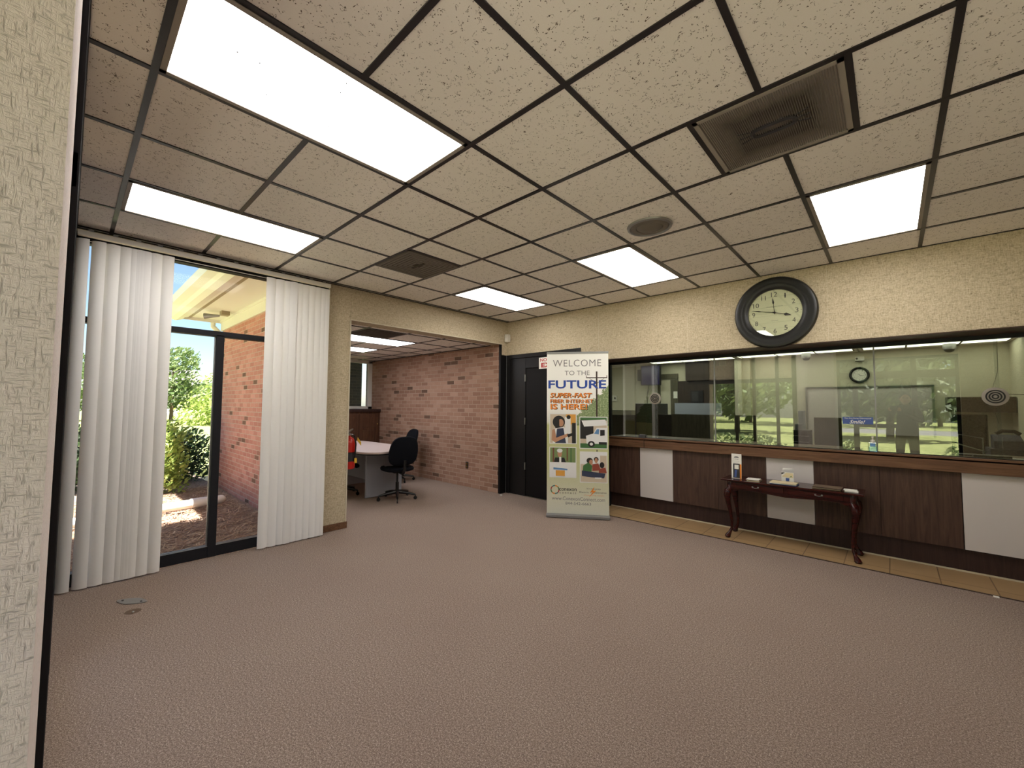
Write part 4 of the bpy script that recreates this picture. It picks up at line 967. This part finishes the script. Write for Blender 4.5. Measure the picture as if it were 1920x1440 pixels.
m = MB(); m.box(-1.16, .1, DX+.03, DX+.7, .78, .8); m.build('worktop', 'grey_panel', t)
simple('cubicle_screen', 'grey fabric cubicle screen farther back behind olive desk', 'partition', (-1.82, -.9, 7.45, 7.5, .01, 1.5), 'grey_panel')
simple('shelf_ledge', 'low grey ledge below the wall behind dark desk', 'shelf', (-3.7, -2.9, 7.6, 7.8, .01, 1.33), 'olive_wood')
t = thing('teller_desk', 'upright olive wooden desk front behind blue smile sticker', 'desk', (.96, 5.8, 0))
m = MB(); m.box(.81, 1.11, DX, DX+.03, .01, 1.29); m.build('front_panel', 'olive_wood', t)
m = MB(); m.box(.81, 1.11, DX+.03, DX+.7, .01, .8); m.build('pedestal', 'dark_wood', t)
t = thing('desk_equipment', 'black desk machine with paper trays beside the upright desk', 'office machine', (.78, 5.35, .8))
m = MB(); m.box(.6, .79, 5.3, 5.6, .8, 1.12); m.build('body', 'plastic_black', t, bev=.01)
m = MB(); 
for z in (.88, .96, 1.04): m.box(.61, .785, 5.29, 5.3, z, z+.008)
m.build('tray_edge', 'steel_soft', t)
m = MB(); m.box(.62, .7, 5.4, 5.5, 1.12, 1.2); m.build('paper_tray', 'grey_panel', t)
m = MB(); m.box(.6, .79, 5.32, 5.58, .01, .8); m.build('stand', 'dark_wood', t)
simple('upright_binder', 'slim grey upright unit beside the black desk machine', 'unit', (.62, .68, 5.7, 5.9, .01, 1.38), 'grey_panel')
simple('overhead_cabinet', 'dark overhead cabinet on the wall near second speaking disc', 'cabinet', (2.25, 2.94, 7.95, 8.34, 1.37, 1.6), 'dark_wood')
t = thing('computer_monitor', 'large dark monitor backing onto the glass near the wire rack', 'monitor', (2.27, 5.5, .8))
m = MB(); m.box(2.1, 2.38, 5.48, 5.53, .92, 1.36); m.build('screen_back', 'screen_off', t, bev=.01)
m = MB(); m.box(2.2, 2.27, 5.53, 5.57, .78, 1.0); m.box(2.1, 2.37, 5.45, 5.7, .765, .785); m.build('stand', 'plastic_black', t)
t = thing('side_desk', 'black side desk with drawers behind the far glass pane', 'desk', (2.5, 5.3, 0))
m = MB(); m.box(2.2, 2.94, 4.95, 5.9, .73, .76); m.build('worktop', 'plastic_black', t)
m = MB(); m.box(2.25, 2.94, 4.97, 5.0, .01, .73); m.build('front_panel', 'plastic_black', t)
m = MB(); m.box(2.5, 2.6, 4.955, 4.97, .6, .615); m.build('pull', 'steel', t)
t = thing('desk_phone', 'dark blue desk phone on the black side desk', 'phone', (2.45, 5.0, .76))
m = MB(); m.prism([(2.36,5.0,1.02), (2.36,5.2,1.02), (2.36,5.2,1.16), (2.36,5.03,1.1)], (.2,0,0)); m.build('body', 'ph_navy', t, bev=.005)
m = MB(); m.tube([(2.38,5.05,1.17), (2.42,5.05,1.2), (2.5,5.05,1.2), (2.54,5.05,1.17)], .018, 8); m.build('handset', 'plastic_black', t, smooth=True)
m = MB(); m.box(2.33, 2.9, 4.98, 5.3, .76, 1.02); m.build('riser_box', 'ph_navy', t)
t = thing('wall_outlet', 'white wall outlet under the poster behind glass', 'outlet', (2.94, 7.0, 1.3))
m = MB(); m.box(2.935, 2.95, 6.95, 7.07, 1.24, 1.37); m.build('plate', 'plastic_white', t, bev=.003)
m = MB(); m.box(2.93, 2.936, 6.98, 7.04, 1.27, 1.34); m.build('socket', 'diff_grey', t)
t = thing('wall_poster', 'pale poster with handwriting pinned to the side wall', 'poster', (2.94, 6.4, 1.4))
m = MB(); m.box(2.94, 2.948, 6.0, 6.75, 1.4, 1.7); m.build('sheet', 'paper_white', t)
m = MB(); F = lambda u, v, L: (2.939, u, v)
fit_text(m, 'closed', 6.65, 6.1, 1.6, 1.65, F); fit_text(m, 'open', 6.6, 6.3, 1.47, 1.53, F); m.build('lettering', 'ink_teal', t)

#EXTERIOR#
# ================================================================ EXTERIOR
m = MB(); m.box(-4.2, 6.5, -2.6, .3, 3.2, 3.4); m.box(-3.3, 6.5, .3, 9.5, 3.2, 3.4)
struct(m.build('roof', 'soffit'), 'flat roof overhang of the main building', 'roof')
# wing with brick wall, soffit and gutter
m = MB(); m.box(-7.9, -3.2, .59, .612, -.3, 2.85); m.box(-7.9, -7.88, .6, 3.56, -.3, 1.3)
struct(m.build('wall_wing', 'brick_outside'), 'brick wall of the wing outside the window', 'wall')
t = thing('wing_roof', 'beige soffit and gutter of the wing roof above brick wall', 'roof', (-5.5, .4, 2.85))
t['kind'] = 'structure'
m = MB(); m.box(-7.95, -3.2, .565, .6, 2.84, 3.04); m.box(-7.95, -3.2, .545, .57, 3.0, 3.04); m.build('frieze_board', 'soffit', t)
m = MB(); m.box(-7.95, -3.2, .1, .6, 3.04, 3.06); m.build('soffit_panel', 'soffit', t)
m = MB(); m.box(-7.95, -3.2, .045, .1, 3.035, 3.06); m.build('vent_strip', 'vent_strip', t)
m = MB(); m.box(-7.95, -3.2, -.03, .045, 3.02, 3.06); m.build('fascia_lip', 'gutter', t, bev=.01)
m = MB(); m.prism([(-7.98, -.03, 2.98), (-7.98, -.12, 2.95), (-7.98, -.2, 2.97), (-7.98, -.24, 3.0), (-7.98, -.34, 3.02), (-7.98, -.36, 3.12), (-7.98, -.33, 3.14), (-7.98, -.03, 3.14)], (4.78,0,0)); m.build('gutter', 'gutter', t)
m = MB(); m.box(-7.97, -7.95, -.03, .7, 2.99, 3.06); m.build('end_board', 'gutter', t)
m = MB(); m.prism([(-8.1,-.3,3.14), (-8.1,2.0,3.7), (-8.1,4.4,3.14)], (4.9,0,0)); m.build('roof_slab', 'roof_grey', t)
t = thing('flood_light', 'grey twin flood light fixed under the beige soffit', 'lamp', (-6.9, .38, 3.04))
m = MB(); m.box(-6.98, -6.84, .34, .46, 2.97, 3.04); m.build('junction_box', 'vent_strip', t)
m = MB(); m.tube([(-6.95, .33, 2.96), (-7.0, .24, 2.95), (-7.06, .14, 2.94)], [.02, .03, .055], 12); m.build('lamp_head', 'steel_soft', t, smooth=True)
t = thing('downspout', 'pale downspout at the far corner of the brick wing', 'pipe', (-7.98, .6, 0))
m = MB(); m.tube([(-8.0,.45,3.0), (-8.0,.45,2.92), (-7.97,.6,2.75), (-7.95,.66,2.6), (-7.95,.66,0)], .045, 8); m.build('spout', 'gutter', t)
# grounds
m = MB(); m.box(-120, -10.5, -60, 60, -.3, -.14); m.box(-10.5, -3.2, -60, -3.2, -.3, -.141); m.box(-3.2, 60, -24, -9.4, -.3, -.14); m.box(-3.2, 60, -7.2, -4.6, -.3, -.14); m.box(-10.5, -7.9, 3.2, 60, -.3, -.14); m.box(-3.2, 60, -80, -31, -.3, -.14)
struct(m.build('ground', 'lawn'), 'sunny lawn around the building', 'lawn')
m = MB(); m.box(-3.2, 60, -9.4, -7.2, -.3, -.12); m.box(-3.2, 60, -4.6, -2.0, -.3, -.1); m.box(1.0, 2.1, -7.2, -4.6, -.3, -.12)  # apron next to the storefront is widened to bounce paler light indoors
struct(m.build('path', 'concrete'), 'pale concrete walks outside the storefront', 'path')
m = MB(); m.box(-3.2, 60, -31, -24, -.3, -.15)
struct(m.build('road', 'asphalt'), 'grey road beyond the lawn', 'road')
random.seed(11)
m = MB(); nx, ny = 60, 36; V = []
for i in range(nx+1):
    for j in range(ny+1):
        x = -10.5+7.3*i/nx; y = -3.2+3.78*j/ny
        V.append(m.bm.verts.new((x, y, -.15+random.uniform(0,.035))))
for i in range(nx):
    for j in range(ny): m.bm.faces.new((V[i*(ny+1)+j], V[(i+1)*(ny+1)+j], V[(i+1)*(ny+1)+j+1], V[i*(ny+1)+j+1]))
tag(m.build('mulch_bed', 'straw_bed', smooth=True), 'brown mulch bed between the window and the hedge', 'mulch', None, 'stuff')
m = MB()
for k in range(8500):
    x = -3.25-random.random()**1.4*4.6; y = random.uniform(-1.8,.49); a = random.random()*PI; L = random.uniform(.03,.09); w = random.uniform(.003,.0065); z = -.12+random.random()*.025
    dx, dy = math.cos(a)*L, math.sin(a)*L; px, py = -math.sin(a)*w, math.cos(a)*w; dz = random.uniform(-.012,.02)
    m.bm.faces.new([m.bm.verts.new(p) for p in ((x-dx-px,y-dy-py,z), (x+dx-px,y+dy-py,z+dz), (x+dx+px,y+dy+py,z+dz), (x-dx+px,y-dy+py,z))])
tag(m.build('pine_straw', 'straw'), 'loose dry pine straw strewn below the window', 'straw', None, 'stuff')
t = thing('drain_pipe', 'white plastic drain pipe lying on the mulch bed', 'pipe', (-5.9, -.2, -.1))
m = MB(); m.tube([(-6.0,.25,-.03), (-5.97,.0,-.03), (-5.95,-.12,-.03)], [.062,.072,.072], 20); m.build('coupling', 'pvc', t, smooth=True)
m = MB(); m.tube([(-5.95,-.1,-.03), (-5.7,-1.6,-.03)], .062, 20); m.build('pipe_run', 'pvc', t, smooth=True)
m = MB(); m.ball((-6.01,.25,-.03), (.062,.075,.062), 18); m.build('end_cap', 'pvc', t, smooth=True)

def leaf_cloud(blobs, n, size, seed, shell=.55):
    r = random.Random(seed); m = MB(); tot = sum(b[3]*b[4]*b[5] for b in blobs)
    for b in blobs:
        for k in range(max(8, int(n*b[3]*b[4]*b[5]/tot))):
            while 1:
                p = Vector((r.uniform(-1,1), r.uniform(-1,1), r.uniform(-1,1)))
                if shell < p.length < 1: break
            c = Vector((b[0]+p.x*b[3], b[1]+p.y*b[4], b[2]+p.z*b[5]))
            a = Vector((r.gauss(0,1), r.gauss(0,1), r.gauss(0,1))).normalized(); u = a.orthogonal().normalized(); v = a.cross(u)
            s = size*r.uniform(.5,1.3)
            m.bm.faces.new([m.bm.verts.new(c+q) for q in (u*-s, v*s*.45, u*s, v*-s*.45)])
    return m
def tree(label, x, y, h, w, mt, seed, n=2600, size=.28, group=None, name='tree', trunk=.16, low=.28):
    t = thing(name, label, 'tree', (x, y, -.15), 0, group); r = random.Random(seed)
    bl = []
    for k in range(11):
        f = r.random(); zz = h*(low+(1-low)*f*.88); s = w*(1-.55*abs(f-.35))*.42
        bl.append((x+r.uniform(-1,1)*w*.36*(1-f*.5), y+r.uniform(-1,1)*w*.36*(1-f*.5), zz, s, s, s*.7))
    leaf_cloud(bl, n, size, seed).build('crown', mt, t)
    m = MB(); m.tube([(x,y,-.2), (x+.05*w*.2,y,h*.35), (x-.03*w*.2,y,h*.85)], [trunk, trunk*.7, trunk*.2], 8); m.build('trunk', 'bark', t, smooth=True)
    return t
# hedge and shrubs by the window
t = thing('hedge', 'dark clipped hedge at the end of the brick wing', 'hedge', (-8.9, -.2, -.15))
bl = [(-9.0+random.uniform(-.3,.3), -1.6+k*.33, .42+random.uniform(-.1,.1), .75, .45, .62) for k in range(7)]
leaf_cloud(bl, 9000, .05, 4, .5).build('foliage', 'leaf_dark', t)
m = MB()
for k in range(7): m.tube([(-9.0, -1.6+k*.33, -.2), (-8.95+random.uniform(-.2,.2), -1.5+k*.33, .6)], .015, 5)
m.build('stem', 'bark', t)
t = thing('shrub', 'sunlit yellow-green shrub in front of the dark hedge', 'shrub', (-7.5, -.75, -.15))
bl = [(-7.6+random.uniform(-.2,.2), -.2+random.uniform(-.2,.12), z, .34, .34, .3) for z in (.1,.3,.5,.7,.85)]
leaf_cloud(bl, 2200, .045, 9, .3).build('foliage', 'leaf_bright', t)
m = MB(); m.tube([(-7.6,-.9,-.2), (-7.6,-.9,.6)], .02, 6); m.build('stem', 'bark', t)
m = MB()
for k in range(5):
    a = k*1.256; m.poly([(-7.2, -.52, .43), (-7.2+.02, -.52+.05*math.cos(a-.3), .43+.05*math.sin(a-.3)), (-7.19, -.52+.075*math.cos(a), .43+.075*math.sin(a)), (-7.2+.02, -.52+.05*math.cos(a+.3), .43+.05*math.sin(a+.3))])
fl = m.build('blossom', 'ink_orange'); fl.parent = t; fl.data.transform(Matrix.Translation((7.5, .75, .15)))
# trees west
tw = [(-46, 5.0, 6.4, 5.5, 'leaf_mid', 'rounded green tree with the highest crown beyond the lawn'), (-52, 10.5, 5.6, 5, 'leaf_bright', 'pale green tree standing beside the tall rounded one'), (-60, 16.0, 9.8, 3.2, 'leaf_pine', 'thin tall pine showing beside the window mullion'), (-40, 12.6, 3.8, 5.0, 'leaf_bright', 'low bright bushy tree before the distant house'),
      (-50, -2.0, 5.8, 5, 'leaf_mid', 'green tree half hidden by the white pole'), (-66, 24, 8, 6, 'leaf_pine', 'dark distant tree next to the brick corner'), (-64, -8, 7, 6, 'leaf_mid', 'distant tree seen only past the blinds edge'), (-36, 6.2, 3.0, 5.0, 'leaf_bright', 'low spreading bright bush under the tall tree'), (-30, 9.0, 1.6, 3.4, 'leaf_bright', 'yellow-green roadside bush near the white sign')]
for i, (x, y, h, w, mt, lb) in enumerate(tw): tree(lb, x, y, h, w, mt, 20+i, 3800, .2 if h > 4 else .16, 'trees beyond the lawn', 'tree' if h > 3.5 else 'bush', low=.25 if h > 3.5 else .05)
t = thing('utility_pole', 'slim white pole standing on the lawn before the trees', 'pole', (-30, 1.9, 0))
m = MB(); m.tube([(-30,1.9,-.2), (-30,1.9,4.2)], .09, 8); m.build('shaft', 'white_paint', t)
t = thing('road_sign', 'small white roadside sign board seen through the window', 'sign', (-28, 7.0, 0))
m = MB(); m.box(-28, -27.95, 6.0, 8.0, 1.3, 1.65); m.build('board', 'paper_white', t)
m = MB(); m.tube([(-28.05,7.0,-.2), (-28.05,7.0,2.0)], .06, 6); m.build('post', 'steel_soft', t)
t = thing('house', 'white house mostly hidden among the distant trees', 'house', (-75, 16, 0))
m = MB(); m.box(-80, -72, 8, 22, -.2, 4.0); m.build('wall', 'siding', t)
m = MB(); m.prism([(-81,7.5,4.0), (-76,7.5,6.4), (-71,7.5,4.0)], (0,15,0)); m.build('roof', 'roof_grey', t)
m = MB(); m.box(-71.99, -71.9, 12, 13.4, 1, 2.4); m.build('window', 'screen_off', t)
# south: what the glass reflects
ts = [(-9,-38,9,8,'leaf_mid'), (-2,-34,10,8,'leaf_pine'), (4.5,-40,9,9,'leaf_mid'), (11,-36,11,9,'leaf_bright'), (18,-41,9.5,9,'leaf_mid'), (-16,-42,10,10,'leaf_bright'), (1.5,-18,7.5,4.5,'leaf_pine'), (8,-20,8,6,'leaf_mid'), (-5.5,-19,8,6,'leaf_mid')]
tl = ['far tree across the road, westmost but one', 'pine across the road facing the entrance door', 'broad tree across the road beyond the entrance', 'tallest bright tree across the road', 'eastmost tree across the road', 'westmost bright tree across the road', 'small pine on the front lawn by the walk', 'round tree on the front lawn east of the walk', 'round tree on the front lawn west of the walk']
for i, (x, y, h, w, mt) in enumerate(ts): tree(tl[i], x, y, h, w, mt, 40+i, 2200, .32, 'trees in front of the storefront', low=.2)
for i, (x, w, lb) in enumerate(((-1.3, 1.1, 'clipped round shrub outside the storefront windows'), (.45, .8, 'clipped round shrub outside beside the pier'), (3.1, .9, 'clipped round shrub outside east of the entrance'))):
    t = thing('shrub', lb, 'shrub', (x, -3.0, -.15), 0, 'shrubs outside the storefront')
    leaf_cloud([(x+q*w*.4, -3.0, .3, w*.5, .4, .42) for q in (-1, 0, 1)], 2200, .05, 60+i, .5).build('foliage', 'leaf_mid', t)
    m = MB(); m.tube([(x,-3.0,-.2), (x,-3.0,.4)], .03, 6); m.build('stem', 'bark', t)
t = thing('house', 'pale low building across the road from the storefront', 'house', (7, -60, 0))
m = MB(); m.box(-4, 20, -62, -54, -.2, 3.6); m.build('wall', 'siding', t)
m = MB(); m.prism([(-5,-63,3.6), (-5,-58,6), (-5,-53.5,3.6)], (26,0,0)); m.build('roof', 'roof_grey', t)
m = MB(); m.box(0, 1.2, -54, -53.95, 1, 2.3); m.build('window', 'screen_off', t)
m = MB(); m.box(6, 7.2, -54, -53.95, 1, 2.3); m.build('window', 'screen_off', t)

# ================================================================ THE PERSON TAKING THE PICTURE (seen only in the glass)
px, py = 1.80, -1.72
t = thing('person', 'person in dark clothes holding up a phone, mirrored in the teller glass', 'person', (px, py, 0))
def skin(name, verts, edges, radii, mt, sub=1, parent=None):
    me = bpy.data.meshes.new(name); me.from_pydata([tuple(Vector(v)-Vector((px,py,0))) for v in verts], edges, []); me.materials.append(M[mt])
    o = bpy.data.objects.new(name, me); C.objects.link(o); o.parent = parent or t
    k = o.modifiers.new('skin', 'SKIN'); k.use_smooth_shade = True
    for sv, r in zip(me.skin_vertices[0].data, radii): sv.radius = (r, r) if not isinstance(r, tuple) else r
    me.skin_vertices[0].data[0].use_root = True
    k2 = o.modifiers.new('sub', 'SUBSURF'); k2.levels = sub; k2.render_levels = sub
    return o
ph_ = Vector((1.609+.68*.03, -1.409-.73*.03, 1.425))
hl, hr = ph_ + Vector((-.06,-.085,-.03)), ph_ + Vector((.085,-.03,-.03))
V = [(px,py,.95), (px,py,1.1), (px,py+.01,1.28), (px,py+.02,1.42), (px,py+.03,1.5),
     (px-.17,py+.02,1.39), (px-.25,py+.10,1.16), tuple(hl+Vector((.02,-.03,-.03))), (px+.17,py+.02,1.39), (px+.22,py+.14,1.16), tuple(hr+Vector((.02,-.03,-.03))),
     (px-.09,py,.9), (px-.1,py+.02,.5), (px-.1,py-.01,.1), (px-.11,py+.12,.04), (px+.09,py,.9), (px+.1,py+.02,.5), (px+.1,py-.01,.1), (px+.11,py+.12,.04)]
E_ = [(0,1),(1,2),(2,3),(3,4),(3,5),(5,6),(6,7),(3,8),(8,9),(9,10),(0,11),(11,12),(12,13),(13,14),(0,15),(15,16),(16,17),(17,18)]
Rr = [(.15,.12),(.14,.11),(.16,.12),(.11,.09),.055,.062,.045,.03,.062,.045,.03,.09,.06,.045,.04,.09,.06,.045,.04]
skin('body', V, E_, Rr, 'fabric_denim')
m = MB(); m.ball((px,py+.05,1.60), (.075,.095,.115), 20)
hd = m.build('head', 'skin', t, smooth=True)
m = MB(); m.prism([(px-.012,py+.14,1.615), (px+.012,py+.14,1.615), (px+.016,py+.145,1.575), (px-.016,py+.145,1.575)], (0,.018,0)); m.build('nose', 'skin', hd, bev=.004)
for s in (-1, 1):
    m = MB(); m.ball((px+s*.03,py+.135,1.615), (.014,.008,.008), 10); m.build('eye', 'ink_dark', hd)
    m = MB(); m.ball((px+s*.076,py+.045,1.6), (.01,.02,.03), 10); m.build('ear', 'skin', hd)
m = MB(); m.box(px-.022, px+.022, py+.13, py+.143, 1.545, 1.552); m.build('mouth', 'ink_red', hd)
m = MB(); m.ball((px,py+.025,1.635), (.088,.1,.105), 18); m.ball((px,py-.02,1.55), (.08,.06,.12), 14); m.build('hair', 'hair_dark', hd, smooth=True)
for hp, s, lb in ((hl, -1, 'a'), (hr, 1, 'b')):
    c = hp; vv = [tuple(c+Vector((.01,-.03,-.03))), tuple(c+Vector((0,-.01,0)))]; ee = [(0,1)]; rr = [.022, .024]
    for k in range(4):
        b0 = len(vv); q = Vector((0, .018, -.018+k*.017)); vv += [tuple(c+q), tuple(c+q+Vector((-s*.022,.022,0))), tuple(c+q+Vector((-s*.036,.014,0)))]; ee += [(1,b0),(b0,b0+1),(b0+1,b0+2)]; rr += [.0095,.009,.0075]
    b0 = len(vv); vv += [tuple(c+Vector((-s*.02,-.005,.02))), tuple(c+Vector((-s*.035,-.002,.035)))]; ee += [(1,b0),(b0,b0+1)]; rr += [.011,.008]
    skin('hand', vv, ee, rr, 'skin')
t = thing('smartphone', 'black smartphone held up by the mirrored person', 'phone', tuple(ph_), .7461)
m = MB(); m.box(-.075, .075, -.006, .003, -.036, .036); m.build('body', 'plastic_black', t, local=True, bev=.003)
m = MB(); m.box(-.07, .07, -.0075, -.0062, -.032, .032); m.build('screen', 'screen_off', t, local=True)
